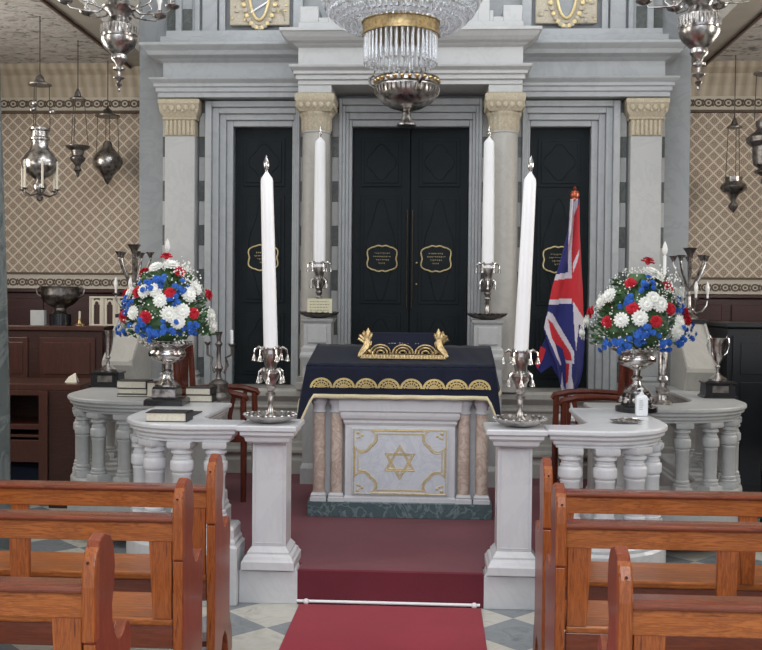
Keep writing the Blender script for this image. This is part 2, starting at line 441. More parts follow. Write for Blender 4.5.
# carved gilded panels
def carved(s):
    t=thing('carved_panel','gilded carved panel with an oval wreath above the %s ark door'%('left' if s<0 else 'right'),'carved panel',(s*1.285,8.477,3.925))
    MB().box(-.255,.255,-.04,0,0,1.0).build('backing_slab',M['relief'],t,bevel=.01)
    rl=MB(); rnd=random.Random(3+s)
    for k in range(210):
        x=rnd.uniform(-.235,.235); z=rnd.uniform(.02,.96)
        e=((x/.105)**2+((z-.33)/.32)**2)
        if e<1.5: continue
        a=rnd.uniform(0,PI); L=rnd.uniform(.012,.026)
        rl.ball((x,-.045,z),L,(cos(a)*.6+.5,.5,sin(a)*.6+.5),n=6,m=rnd.choice((0,0,1)))
    for k in range(40):
        a=2*PI*k/40; rl.ball((.15*cos(a),-.05,.33+.35*sin(a)*1.02),.022,(1,.7,1),n=8,m=k%2)
    o=rl.build('leaf_relief',[M['relief'],M['goldp']],t); o['kind']='stuff'
    ov=MB(); pts=[(.088*cos(2*PI*k/36),-.055,.33+.29*sin(2*PI*k/36)) for k in range(37)]
    ov.tube(pts,.012,8); ov.build('oval_ring',M['goldp'],t)
    n=28; MB().prY([(.078*cos(2*PI*k/n),.33+.28*sin(2*PI*k/n)) for k in range(n)],-.048,-.03).build('oval_field',M['greyd'],t)
    if s<0:
        MB().tube([(-.07,-.062,.10),(.075,-.062,.19)],.007).build('diagonal_bar',M['wax'],t)
for s in (-1,1): carved(s)

# doors
def leaf(s,x0,x1,parent):
    w=x1-x0; d=MB().box(x0,x1,0,.05,0,2.195)
    for z0,z1 in ((.08,.62),(.70,1.62),(1.70,2.11)):
        d.box(x0+.07,x1-.07,-.012,0,z0,z1); d.box(x0+.10,x1-.10,-.022,-.012,z0+.03,z1-.03)
        cx=(x0+x1)/2; cz=(z0+z1)/2
        pts=[(cx+(w/2-.13)*cos(a)*(1+.12*cos(4*a)),-.024,cz+((z1-z0)/2-.07)*sin(a)*(1+.12*cos(4*a))) for a in [2*PI*k/40 for k in range(41)]]
        d.tube(pts,.0035,6)
    return d.build('door_leaf',M['door'],parent,bevel=.004)
def plaque(x,z,parent,seed,half=.128):
    pq=[]
    for k in range(48):
        a=2*PI*k/48
        # lobed cartouche with nipped corners
        ca,sa=cos(a),sin(a); r=1/max(abs(ca)/1.0,abs(sa)/.78); r=min(r,1.13)
        r*=1-.06*cos(8*a)
        bow=1+.10*math.exp(-((abs(sa)-1)/.06)**2)+.06*math.exp(-((abs(ca)-1)/.05)**2)
        pq.append((x+half*.93*r*ca*bow,z+half*1.0*r*sa*bow))
    tx_=1.2; p=MB().prY(pq,-.030,-.022).build('plaque',M['door'],parent)
    MB().tube([(a,-.032,b) for a,b in pq]+[(pq[0][0],-.032,pq[0][1])],.0065,6).build('plaque_border',M['goldp'],p)
    rnd=random.Random(seed); tx=MB()
    for i,wd in enumerate((.062,.075,.05,.03)):
        zz=z+.045-i*.028; xx=x-wd
        while xx<x+wd:
            l=rnd.uniform(.006,.012); h=rnd.choice((.006,.010,.012))
            tx.box(xx,xx+l*.8,-.033,-.030,zz,zz+.0035); tx.box(xx+l*.5,xx+l*.8,-.033,-.030,zz-h+.004,zz+.0035)
            xx+=l+.006
    tx.build('plaque_lettering',M['goldp'],p)
for i,(x0,x1) in enumerate(((-1.505,-1.008),(-.49,.49),(1.008,1.505))):
    e=bpy.data.objects.new('door_%d'%(i+1),None); C.objects.link(e); e.location=(0,8.56,.882); e['kind']='structure'
    MB().box(x0,x1,.06,.18,0,2.19).build('door_backing',M['door'],e)
    if i==1:
        leaf(1,x0,-.004,e); leaf(1,.004,x1,e)
        plaque(-.235,1.085,e,1); plaque(.225,1.085,e,2)
        for sx in (-.022,.022): MB().tube([(sx,-.03,.66),(sx,-.035,.9),(sx,-.035,1.3),(sx,-.03,1.5)],.006).build('door_edge_bead',M['chain'],e)
        MB().ball((.06,-.03,1.05),.009).ball((.06,-.03,.87),.007).build('door_lock',M['goldp'],e)
    else:
        leaf(1,x0,x1,e); plaque((x0+x1)/2+(.0),1.085,e,i+5)

# outer pilasters
def pilaster(s):
    t=thing('pilaster','flat grey marble pilaster with ochre capital at the far %s of the ark front'%('left' if s<0 else 'right'),'pilaster',(s*1.94,8.35,.88))
    MB().box(-.128,.128,0,.145,.12,2.10).build('shaft',M['pale'],t,bevel=.006)
    MB().stack([(-.13,0),(.13,0),(.13,.105),(-.13,.105)],[(.04,0),(.04,.05),(.02,.07),(.03,.09),(.005,.12)]).build('base',M['pale'],t)
    cp=MB().box(-.128,.128,-.004,.145,2.10,2.235)
    for k in range(7): cp.lathe([(.016,0),(.016,.115),(.004,.13)],(-.108+.036*k,-.004,2.105),8)
    cp.stack([(-.135,-.01),(.135,-.01),(.135,.105),(-.135,.105)],[(.005,2.232),(.012,2.24),(.012,2.25),(0,2.255),(.03,2.30),(.035,2.36),(.04,2.365),(.04,2.395),(.02,2.41)])
    for k in range(5):
        x=-.12+.06*k
        cp.ball((x,-.045,2.325),.026,(.9,.5,1.1),n=8); cp.ball((x+.03,-.04,2.30),.014,(.8,.5,1.3),n=6)
    cp.build('capital',M['ochre'],t)
for s in (-1,1): pilaster(s)

# free columns beside the central doors
def column(s):
    t=thing('marble_column','grey marble column with fluted ochre capital %s of the central doors'%('left' if s<0 else 'right'),'column',(s*.765,8.2,.88))
    MB().lathe([(.122,.1),(.122,.5),(.120,1.2),(.115,2.0),(.112,2.085),(.118,2.09),(.118,2.105)],(0,0,0),28).build('shaft',M['beige'],t)
    MB().stack([(-.13,-.13),(.13,-.13),(.13,.13),(-.13,.13)],[(.01,0),(.01,.05),(-.005,.06),(.0,.1),(-.02,.11)]).build('base',M['beige'],t)
    cp=MB().lathe([(.112,2.10),(.122,2.12),(.122,2.21),(.13,2.225),(.138,2.24),(.138,2.252)],(0,0,0),48,flute=16,fa=.035)
    cp.stack([(-.125,-.125),(.125,-.125),(.125,.125),(-.125,.125)],[(0,2.252),(.02,2.28),(.028,2.33),(.035,2.34),(.035,2.385),(.015,2.40)])
    for fx in range(4):
        R=Matrix.Rotation(fx*PI/2,4,'Z')
        for k in range(5):
            cp.ball((-.11+.055*k,-.15,2.30),.024,(.85,.5,1.1),n=8,M=R)
        for sx in (-1,1):
            cp.ball((sx*.135,-.145,2.345),.026,(.9,.6,.9),n=8,M=R)
    cp.build('capital',M['ochre'],t)
    MB().box(-.135,.135,-.14,.3,2.40,2.465).build('impost_block',M['pale'],t,bevel=.004)
for s in (-1,1): column(s)

# podium under the ark
def rect(x0,x1,y0,y1): return [(x0,y0),(x1,y0),(x1,y1),(x0,y1)]
pd=MB().stack(rect(-2.33,2.33,8.12,8.52),[(.04,.185),(.04,.30),(.02,.32),(.02,.34),(.05,.36),(.05,.385),(0,.40),(0,.44),(-.02,.45)])
pd.stack(rect(-2.30,2.30,8.16,8.52),[(0,.44),(0,.70),(.02,.72),(.02,.735),(0,.74),(0,.77),(.045,.81),(.055,.82),(.055,.86),(.03,.88)])
struct(pd.build('trim_16',M['beige'],bevel=.003,seg=1))

# ------------------------------------------------------------------ carpeted platform
dk=MB().stack([(-.49,5.215),(.49,5.215),(.49,5.34),(1.25,5.40),(1.40,6.0),(1.40,6.45),(2.1,6.7),(2.2,8.6),(-2.2,8.6),(-2.1,6.7),(-1.40,6.45),(-1.40,6.0),(-1.25,5.40),(-.49,5.34)],[(0,0),(0,.178),(-.008,.185)])
struct(dk.build('floor',M['carpet']))
tag(MB().stack(rect(-.475,.475,-1.5,5.175),[(0,.0),(0,.010),(-.004,.013)]).build('carpet_runner',M['runner']),'crimson carpet runner in the aisle leading up to the step','carpet')
rod=thing('stair_rod','thin white rod with ball ends along the foot of the carpeted step','rod',(0,5.196,0))
MB().tube([(-.49,0,.022),(.47,0,.022)],.008).build('rod',M['wax'],rod)
for x in (-.44,.44): MB().ball((x,-.008,.022),.016).box(x-.004,x+.004,-.004,.02,.0,.02).build('bracket',M['wax'],rod)

# ------------------------------------------------------------------ balustrade
# outlines, right side, CCW
A=[(.802,5.15),(1.08,5.12)]+arc(1.08,5.54,.41,.42,-90,0,10)[1:]+[(1.49,5.70),(1.46,6.27),(1.06,6.27),(1.06,5.56)]+arc(.92,5.56,.14,.18,0,-90,5)[1:]+[(.802,5.38)]
B=[(1.20,6.285),(1.56,6.285)]+arc(1.72,6.84,.58,.555,-90,0,10)+[(2.30,8.08),(1.98,8.08),(1.98,7.1)]+arc(1.72,7.0,.26,.36,0,-90,5)[1:]+[(1.20,6.62)]
slabp=[(-.05,.853),(-.05,.865),(-.035,.875),(-.035,.89),(-.015,.90),(-.015,.915),(0,.925),(0,.944),(-.006,.95)]
plp=lambda b:[(0,b),(0,.30),(-.012,.315),(-.012,.33),(-.02,.345),(-.02,.395),(-.03,.41)]
def walk(path,step,start):
    out=[];d=start
    segs=[(Vector(path[i]),Vector(path[i+1])) for i in range(len(path)-1)]
    tot=0
    for a,b in segs:
        L=(b-a).length
        while d<tot+L-1e-6:
            t=(d-tot)/L; out.append((a.lerp(b,t),math.atan2((b-a).y,(b-a).x))); d+=step
        tot+=L
    return out
def balbm(q,w):
    m=MB()
    m.stack(rect(-w,w,-w,w),[(-.002,0),(-.002,.035),(-.006,.04)])
    m.lathe([(q+.010,.04),(q+.012,.055),(q+.002,.062),(q+.006,.066),(q+.006,.078),(q-.001,.084),(q,.262),(q+.003,.266),(q+.003,.276),(q,.279),(q+.004,.286),(q+.011,.292),(q+.012,.298),(q+.012,.332),(q+.010,.340),(q+.002,.346),(q+.003,.358),(q-.004,.362),(q-.004,.376),(q+.008,.384),(q+.008,.396),(q,.40),(q+.006,.412)],n=28)
    m.stack(rect(-w,w,-w,w),[(-.006,.41),(0,.418),(0,.4445)])
    o=m.build('baluster',M['white'] if q>.045 else M['pale']); me=o.data; bpy.data.objects.remove(o); return me
balA=balbm(.051,.063); balB=balbm(.042,.056)
def balustrade(s,poly,which,loc0,z0):
    t=thing('balustrade','',"balustrade",(0,0,0))
    P2=poly if s>0 else mir(poly)
    slab=MB().stack(P2,slabp).build('coping',M['white'] if which=='A' else M['pale'],t,bevel=.003,seg=1)
    MB().stack(P2,plp(z0)).build('plinth',M['white'] if which=='A' else M['pale'],t,bevel=.003,seg=1)
    return t
for s in (-1,1):
    sd_='left' if s<0 else 'right'
    t=balustrade(s,A,'A',None,0.0)
    t['label']='front marble balustrade with rounded end %s of the gate opening'%sd_
    inner=offset(A,-.085)
    path=inner[0:14]; path[0]=(.83,path[0][1])
    for p,an in walk(path,.178,.10):
        o=bpy.data.objects.new('baluster',balA); C.objects.link(o); o.parent=t; o.location=(s*p.x,p.y,.41); o.rotation_euler=(0,0,s*an)
    t=balustrade(s,B,'B',None,.10)
    t['label']='rear marble balustrade with rounded end by the dark %s aisle'%sd_
    inner=offset(B,-.085)
    path=inner[1:14]; 
    for p,an in walk(path,.205,.02):
        o=bpy.data.objects.new('baluster',balB); C.objects.link(o); o.parent=t; o.location=(s*p.x,p.y,.41); o.rotation_euler=(0,0,s*an)
    # inner pier of the rear balustrade
    MB().box(s*1.31-.09,s*1.31+.09,6.36,6.54,.185,.86).build('pier',M['pale'],t,bevel=.006)
    # gate pier
    g=thing('gate_pier','square white marble pier with candle dish on top, %s side of the gate opening'%sd_,'pier',(s*.645,5.315,0))
    MB().stack(rect(-.155,.155,-.105,.145),[(0,0),(0,.17),(-.004,.172),(-.012,.185)]).build('plinth',M['white'],g,bevel=.002)
    MB().stack(rect(-.09,.09,-.09,.10),[(.05,.185),(.05,.225),(.042,.235),(.036,.25),(.022,.262),(.022,.272),(.0,.30)]).build('base_moulding',M['white'],g)
    sh=MB().box(-.09,.09,-.09,.10,.30,.86)
    for q in ((-.077,-.073,.315,.845),(.073,.077,.315,.845),(-.077,.077,.315,.319),(-.077,.077,.841,.845)): sh.box(q[0],q[1],-.094,-.09,q[2],q[3])
    sh.build('shaft',M['white'],g,bevel=.003)
    MB().stack(rect(-.155,.155,-.20,.14),[(-.055,.855),(-.04,.865),(-.035,.885),(-.015,.90),(-.015,.915),(0,.925),(0,.944),(-.006,.9505)]).build('cap',M['white'],g)

# ------------------------------------------------------------------ altar
al=thing('marble_altar','white marble reading table with gold star panel and pink column pairs at the centre','altar',(0,6.50,.185))
MB().box(-.605,.605,0,.62,0,.10).build('green_base',M['green'],al,bevel=.004)
MB().stack(rect(-.36,.36,.035,.60),[(.01,.10),(.01,.125),(0,.135),(0,.60),(.012,.62),(.012,.635),(.025,.65),(.03,.67),(.03,.69),(.04,.70),(.04,.78)]).build('body',M['white'],al)
MB().box(-.315,.315,.022,.036,.145,.585).build('front_panel',M['panel'],al,bevel=.003)
MB().box(-.59,.59,.02,.60,.78,.84).build('table_top',M['white'],al,bevel=.01)
MB().prX([(0.02,.84),(.02,.985),(.58,1.085),(.58,.84)],-.585,.585).build('sloping_desk',M['dwood2'],al)
for s in (-1,1):
    for xx in (.418,.535):
        x=s*xx+ (0 if s>0 else 0); c_=MB()
        MB().lathe([(.040,.155),(.041,.3),(.039,.68)],(x,.06,0),20).build('column_shaft',M['pink'],al)
        MB().stack(rect(x-.05,x+.05,.01,.11),[(.003,.10),(.003,.125),(-.004,.13),(0,.14),(-.008,.155)]).build('column_base',M['white'],al)
        MB().lathe([(.040,.68),(.047,.685),(.047,.695),(.040,.70),(.040,.725),(.052,.745),(.055,.75),(.055,.78)],(x,.06,0),20).build('column_capital',M['white'],al)
    a,b=sorted((s*.36,s*.58)); MB().box(a,b,.14,.58,.10,.78).build('side_block',M['white'],al,bevel=.004)
# gold inlay: frame with lobed corners
def frame_path(o):
    W,Hh=.295-o,.205-o; cz=.365; r_=.052+o*.55
    a1=180-math.degrees(math.asin((.047-o)/r_)); P0=(.083-o,.047-o)
    dd=(.083-.047)/2; h=math.sqrt(r_*r_-2*dd*dd)/math.sqrt(2)
    ip=((.083+.047)/2-o+h,(.083+.047)/2-o+h)
    e=math.degrees(math.atan2(-(ip[1]-P0[1]),-(ip[0]-P0[0])))%360
    seq=arc(W-P0[0],Hh-P0[1],r_,r_,a1,e,14)
    seq+=[(W-(Hh-z),Hh-(W-x)) for x,z in reversed(seq)]
    pts=[]
    for sx,sz,rev in ((1,1,0),(1,-1,1),(-1,-1,0),(-1,1,1)):
        q=seq[::-1] if rev else seq
        pts+=[(sx*x,sz*z) for x,z in q]
    pts.append(pts[0]); return [(x,.020,cz+z) for x,z in pts]
inl=MB()
for o in (0,.020): inl.tube(frame_path(o),.0042,5)
for r0 in (.302,):
    pts=[(-r0,.0205,.155),(r0,.0205,.155),(r0,.0205,.575),(-r0,.0205,.575),(-r0,.0205,.155)]
    for i in range(4): inl.tube([pts[i],pts[i+1]],.0035,5)
for sx in (-1,1):
    for sz in (-1,1):
        for q in ((.275,.190,.012),(.245,.172,.010),(.262,.160,.008),(.278,.155,.008)):
            inl.ball((sx*q[0],.02,.365+sz*q[1]),q[2],(1,.3,1),n=8)
inl.build('gilt_frame',M['goldp'],al)
star=MB()
for up_ in (1,-1):
    for rr in (.112,.092):
        tri=[(rr*cos(PI/2+up_*2*PI*k/3)*1.0,.020,.365+up_*rr*sin(PI/2+2*PI*k/3)) for k in range(4)]
        for i in range(3): star.tube([tri[i],tri[i+1]],.0038,5)
star.build('gilt_star',M['goldp'],al)

# cloth: heightfield-like drape built as grid
def drape():
    mb=MB(); W=.612; y0=-.02; y1=.61; n=72
    # ring of rim points around top; front, sides hang
    def topz(y): return .985+ (y-.02)/.56*.10+.012
    rows=[]
    # path around: back-left -> front-left -> front-right -> back-right (three hanging sides)
    rim=[]
    for i in range(14): rim.append((-W,y1+(y0-y1)*i/14,'s'))
    for i in range(n+1): rim.append((-W+2*W*i/n,y0,'f'))
    for i in range(1,15): rim.append((W,y0+(y1-y0)*i/14,'s'))
    K=12; vs=[];fs=[]
    for j in range(K+1):
        t=j/K
        for i,(x,y,k) in enumerate(rim):
            cz=topz(y); cornerd=min(abs(abs(x)-W)+abs(y-y0),1)
            drop=.205 if k=='f' else .26
            cor=max(0,1-cornerd/.045)
            drop+=.26*cor**1.2
            out=.035*t+.012*sin(i*.55)*t*(1 if k=='f' else 2)+.02*cor*t
            ox=(-1 if x<0 else 1)*out*(1 if k=='s' else (cor if abs(x)>W-.1 else 0)); oy=-out*.8 if k=='f' else 0
            if k=='s' and cor>0: oy=-out*cor
            ed=.012*(1-t)*0
            zz=cz-drop*t - (.0 if t>0 else 0)
            if t<.12: ox*=.6
            vs.append((x+ox,y+oy,zz))
    m=len(rim)
    for j in range(K):
        for i in range(m-1): fs.append((j*m+i,j*m+i+1,(j+1)*m+i+1,(j+1)*m+i))
    mb.add(vs,fs,True)
    # top surface
    tv=[];tf=[]
    for iy in range(9):
        y=y0+(y1-y0)*iy/8
        for ix in range(n+1):
            x=-W+2*W*ix/n; tv.append((x,y,topz(y)+.002*sin(ix*.9+iy)))
    for iy in range(8):
        for ix in range(n): tf.append((iy*(n+1)+ix,iy*(n+1)+ix+1,(iy+1)*(n+1)+ix+1,(iy+1)*(n+1)+ix))
    mb.add(tv,tf,True)
    return mb,vs,m,K,rim
mb,dv,dm,dK,rim=drape()
cl=thing('altar_cloth','navy velvet cloth with gold scallops and gold fringe draped over the marble altar','cloth',(0,6.50,.185))
o=mb.build('velvet_cover',M['navy'],cl); so=o.modifiers.new('thick','SOLIDIFY'); so.thickness=.006; so.offset=1
# gold fringe along hem
fg=MB(); hv=[];hf=[]
for j in (dK-1.6,dK):
    for i in range(dm):
        j0=int(j); p=Vector(dv[j0*dm+i]).lerp(Vector(dv[min(j0+1,dK)*dm+i]),j-j0); q=rim[i]; nx=(-.009 if q[0]<0 else .009) if q[2]=='s' else 0; ny=-.009 if q[2]=='f' or abs(q[1]+.02)<.01 else 0
        hv.append((p[0]+nx,p[1]+ny,p[2]))
for i in range(dm-1): hf.append((i,i+1,dm+i+1,dm+i))
fg.add(hv,hf,True); f_=fg.build('gold_fringe',M['goldthread2'],cl); so=f_.modifiers.new('thick','SOLIDIFY'); so.thickness=.006
# scallops (lunettes) along front
def facep(x,t):
    i=14+int(round((x+.60)/1.20*72)); i=max(14,min(14+72,i)); k=t*dK; j=min(dK-1,int(k)); fr_=k-j
    a=Vector(dv[j*dm+i]); b=Vector(dv[(j+1)*dm+i]); return a.lerp(b,fr_)
sc=MB(); nsc=8; wsc=1.17/nsc
for k in range(nsc):
    cx=-.585+wsc*(k+.5)
    for (r0,r1) in ((.073,.058),(.050,.040),(.030,.0)):
        vs=[];fs=[];n=16
        for i in range(n+1):
            a=PI*i/n
            for r in (r0,r1):
                x=cx+r*cos(a); z=r*sin(a)*.88; t=.70-z/.205; p=facep(max(-.6,min(.6,x)),t); vs.append((x,p.y-.011,.997-.205*t))
        for i in range(n): fs.append((2*i,2*i+1,2*i+3,2*i+2))
        sc.add(vs,fs,True)
    for i in range(7):
        a=PI*(i+.5)/7; p=facep(max(-.6,min(.6,cx)),.70); sc.tube([(cx+.012*cos(a),p.y-.014,.8535+.012*sin(a)),(cx+.06*cos(a),p.y-.014,.8535+.055*sin(a))],.0035,5)
p0=facep(0,.68); 
sc_o=sc.build('gold_scallops',M['goldthread'],cl)
# book rest with velvet face and gilt wings
br=thing('velvet_book_rest','navy velvet book rest with gilt leafy wings standing on the altar cloth','book rest',(.01,6.70,1.224))
MB().prX([(-.02,.012),(-.02,.04),(.10,.165),(.13,.165),(.14,.055),(.13,.045)],-.235,.235).build('velvet_face',M['navy'],br,bevel=.006)
b_=MB()
b_.prX([(-.05,-.004),(-.05,.022),(-.03,.03),(-.02,.0)],-.285,.285)
for k in range(30): b_.tube([(-.275+.019*k,-.054,.0),(-.272+.019*k,-.052,.022)],.006,5)
b_.build('gilt_base_band',M['gold'],br)
b_=MB()
for k in range(3):
    cx=-.15+.15*k
    for r0 in (.066,.045,.022):
        b_.tube([(cx+r0*cos(PI*i/14),-.046,.03+r0*.85*sin(PI*i/14)) for i in range(15)],.008,6)
b_.build('gilt_scallop_trim',M['gold'],br)
for s in (-1,1):
    w_=MB()
    w_.tube([(s*.295,-.045,.006),(s*.275,-.035,.03),(s*.245,-.025,.065),(s*.235,-.02,.10),(s*.25,-.012,.13),(s*.275,-.005,.155)],[.012,.024,.030,.028,.022,.012],8)
    for k,(dx,dz,l,w0) in enumerate(((.055,.115,.0,.016),(.025,.145,.0,.018),(-.005,.165,.0,.017),(-.03,.13,.0,.014),(.065,.075,.0,.013))):
        w_.tube([(s*.24,-.015,.085),(s*(.24+dx*.5),-.022,.085+dz*.35),(s*(.24+dx*.9),-.022,.085+dz*.55),(s*(.24+dx),-.018,.05+dz*.9)],[.014,w0,w0*.8,.003],7)
    w_.tube([(s*.235,-.03,.05),(s*.20,-.038,.03),(s*.21,-.042,.006)],[.016,.012,.007],7)
    w_.build('gilt_wing',M['gold'],br)
em=MB(); rnd=random.Random(5)
for k in range(12):
    x=-.10+.018*k; z=.085+rnd.uniform(-.006,.006); y=.04
    em.box(x,x+rnd.uniform(.006,.014),.035,.039,z,z+.003,M=None)
em2=em.build('embroidered_lettering',M['fwhite'],br); em2.location=(0,-.004,.006)

# ------------------------------------------------------------------ candles and candlesticks
def candlestick(name,label,loc,sc=1.0,dish_r=.14,dark=False,group=None):
    t=thing(name,label,'candlestick',loc,0,group)
    sv=M['silver']
    d=MB().lathe([(.055,0),(.06,.004),(dish_r*.7,.012),(dish_r*.92,.030),(dish_r,.042),(dish_r*1.01,.046),(dish_r*.93,.042),(dish_r*.6,.022),(.03,.018)],n=40,flute=14,fa=.035)
    for k in range(20):
        a=2*PI*k/20; d.ball((dish_r*.97*cos(a),dish_r*.97*sin(a),.046),.013,(1,1,.5),n=6)
    d.build('scalloped_dish',M['silverp'] if not dark else M['silverd'],t)
    h=.40*sc
    b=MB().lathe([(.032,.018),(.034,.03),(.018,.05),(.014,.09),(.016,.13),(.026,.14),(.026,.148),(.015,.155),(.022,.17),(.03,.175),(.02,.185),(.030,.205),(.045,.23),(.048,.25),(.030,.262),(.027,.275),(.036,.30),(.044,.335),(.046,.36),(.05,.372),(.050,.378),(.0475,.378),(.0475,.346),(.001,.346)],n=22)
    for q in b.v: pass
    st_=b.build('stem_and_cup',sv,t); st_.scale=(1,1,h/.378)
    kz=h/.378
    for lvl,(r1,z1,rd) in enumerate(((.085,.365,.012),(.065,.255,.010))):
        for k in range(6):
            a=2*PI*k/6+lvl*.5; ca,sa=cos(a),sin(a)
            hb=MB().tube([(ca*.040,sa*.040,z1*kz),(ca*r1*.75,sa*r1*.75,(z1+.014)*kz),(ca*r1,sa*r1,(z1+.002)*kz),(ca*(r1+.004),sa*(r1+.004),(z1-.022)*kz)],[.009,.009,.006,.004],6)
            hb.lathe([(.004,0),(.008,-.012),(.012,-.030),(.016,-.036),(.001,-.036)],(ca*(r1+.004),sa*(r1+.004),(z1-.020)*kz),10)
            hb.build('hanging_bell',M['silverp'],t)
    return t
def candle(label,loc,h,r,lean,group):
    t=thing('candle',label,'candle',loc,0,group); t.rotation_euler=(0,lean,0)
    MB().lathe([(r*1.02,0),(r*1.0,h*.3),(r*.93,h*.7),(r*.88,h-.05),(r*.80,h-.035),(r*.15,h),(.001,h+.002)],n=26).build('wax_shaft',M['wax'],t)
    b=MB().lathe([(.007,h-.012),(.008,h+.008),(.014,h+.022),(.016,h+.038),(.012,h+.058),(.004,h+.078),(.0008,h+.088)],n=14)
    b.build('flame_bulb',M['silverp'],t)
    return t
for s,lean,gx in ((-1,-.030,-.648),(1,.040,.672)):
    sd_='left' if s<0 else 'right'
    candlestick('candlestick','silver candlestick with dangling bells in a scalloped dish on the %s gate pier'%sd_,(gx,5.27,.951))
    candle('tall white candle in the silver holder on the %s gate pier'%sd_,(gx,5.27,1.3175),.965,.037,lean,None)
    # rear pedestals
    x=-.685 if s<0 else .625
    pe=thing('candle_pedestal','panelled marble pedestal carrying a candlestick in front of the %s column of the ark'%sd_,'pedestal',(x,7.78,.185))
    MB().stack(rect(-.11,.11,-.11,.11),[(.015,0),(.015,.12),(.008,.14),(0,.16),(0,.9),(.008,.93),(.022,.98),(.022,1.0),(.012,1.02),(.012,1.05),(-.005,1.07),(-.005,1.24),(.01,1.26),(.015,1.28)]).build('pedestal_body',M['pale'],pe)
    MB().box(-.075,.075,-.118,-.104,1.09,1.225).build('raised_panel',M['pale'],pe,bevel=.006)
    candlestick('candlestick','dark silver candlestick with bells on the pedestal before the %s ark column'%sd_,(x,7.78,1.466),1.09,.15,True)
    candle('very tall white candle on the pedestal before the %s ark column'%sd_,(x,7.78,1.8645),1.01,.047,0,None)
cardm=MB().box(-.095,.095,0,.006,0,.10).box(-.095,-.088,-.002,0,0,.10).box(.088,.095,-.002,0,0,.10)
cd_=thing('cream_card','small cream lettered card propped on the dish of the left rear candlestick','card',(-.665,7.655,1.508))
MB().box(-.095,.095,0,.006,0,.11).build('card_board',M['cream'],cd_)
k_=MB(); rnd=random.Random(9)
for i in range(4):
    x=-.075
    while x<.065:
        l=rnd.uniform(.006,.02); k_.box(x,x+l,-.002,0,.085-i*.022,.089-i*.022); x+=l+.007
k_.build('card_lettering',M['borddark'],cd_)

# ------------------------------------------------------------------ flowers
def carn(mb,c,r,m,rnd,nrm):
    # ruffled petals
    q=Vector((0,0,1)).rotation_difference(nrm).to_matrix().to_4x4(); T=Matrix.Translation(c)@q
    for ring,(n,rr,z,tilt) in enumerate(((9,1.0,-.25,.25),(8,.82,.05,.55),(6,.6,.3,.9),(4,.35,.45,1.2))):
        for k in range(n):
            a=2*PI*k/n+ring*.4+rnd.uniform(-.1,.1)
            vs=[];w=.42*r*rr*1.4
            for i,u in enumerate((0,.5,1)):
                for j,v in enumerate((-1,-.5,0,.5,1)):
                    rad=u*r*rr; ww=w*(.25+.75*u)*v*.8
                    zz=r*(z*.6)+rad*sin(tilt)*.8+(.10*r*((-1)**j) if i==2 else 0)-.25*r*u*u*(1-tilt*.6)
                    x=rad*cos(tilt*.6); vs.append((x*cos(a)-ww*sin(a),x*sin(a)+ww*cos(a),zz))
            fs=[(i*5+j,i*5+j+1,(i+1)*5+j+1,(i+1)*5+j) for i in range(2) for j in range(4)]
            mb.add(vs,fs,True,m,T)
    mb.ball((0,0,-.2*r),r*.45,m=m,n=8,M=T)
def mum(mb,c,r,m,rnd,nrm):
    q=Vector((0,0,1)).rotation_difference(nrm).to_matrix().to_4x4(); T=Matrix.Translation(c)@q
    for ring,(n,rr,tilt) in enumerate(((14,1,.05),(13,.92,.35),(10,.75,.75),(7,.5,1.1))):
        for k in range(n):
            a=2*PI*k/n+ring*.25; L=r*rr; wd=r*.17
            vs=[]
            for u,w in ((.1,.4),(.6,1.),(.9,.8),(1.,.2)):
                rad=L*u*cos(tilt); z=L*u*sin(tilt)-.12*r*u*u
                for v in (-1,0,1): vs.append((rad*cos(a)-wd*w*v*sin(a),rad*sin(a)+wd*w*v*cos(a),z+(.03*r if v==0 else 0)))
            fs=[(i*3+j,i*3+j+1,(i+1)*3+j+1,(i+1)*3+j) for i in range(3) for j in range(2)]
            mb.add(vs,fs,True,m,T)
    mb.ball((0,0,.1*r),r*.4,m=m,n=8,M=T)
def dome(px,pz,R=.275,Hh=.47,zc=.12,cy=0):
    # point on bouquet surface for a frontal direction px,pz (metres)
    pass
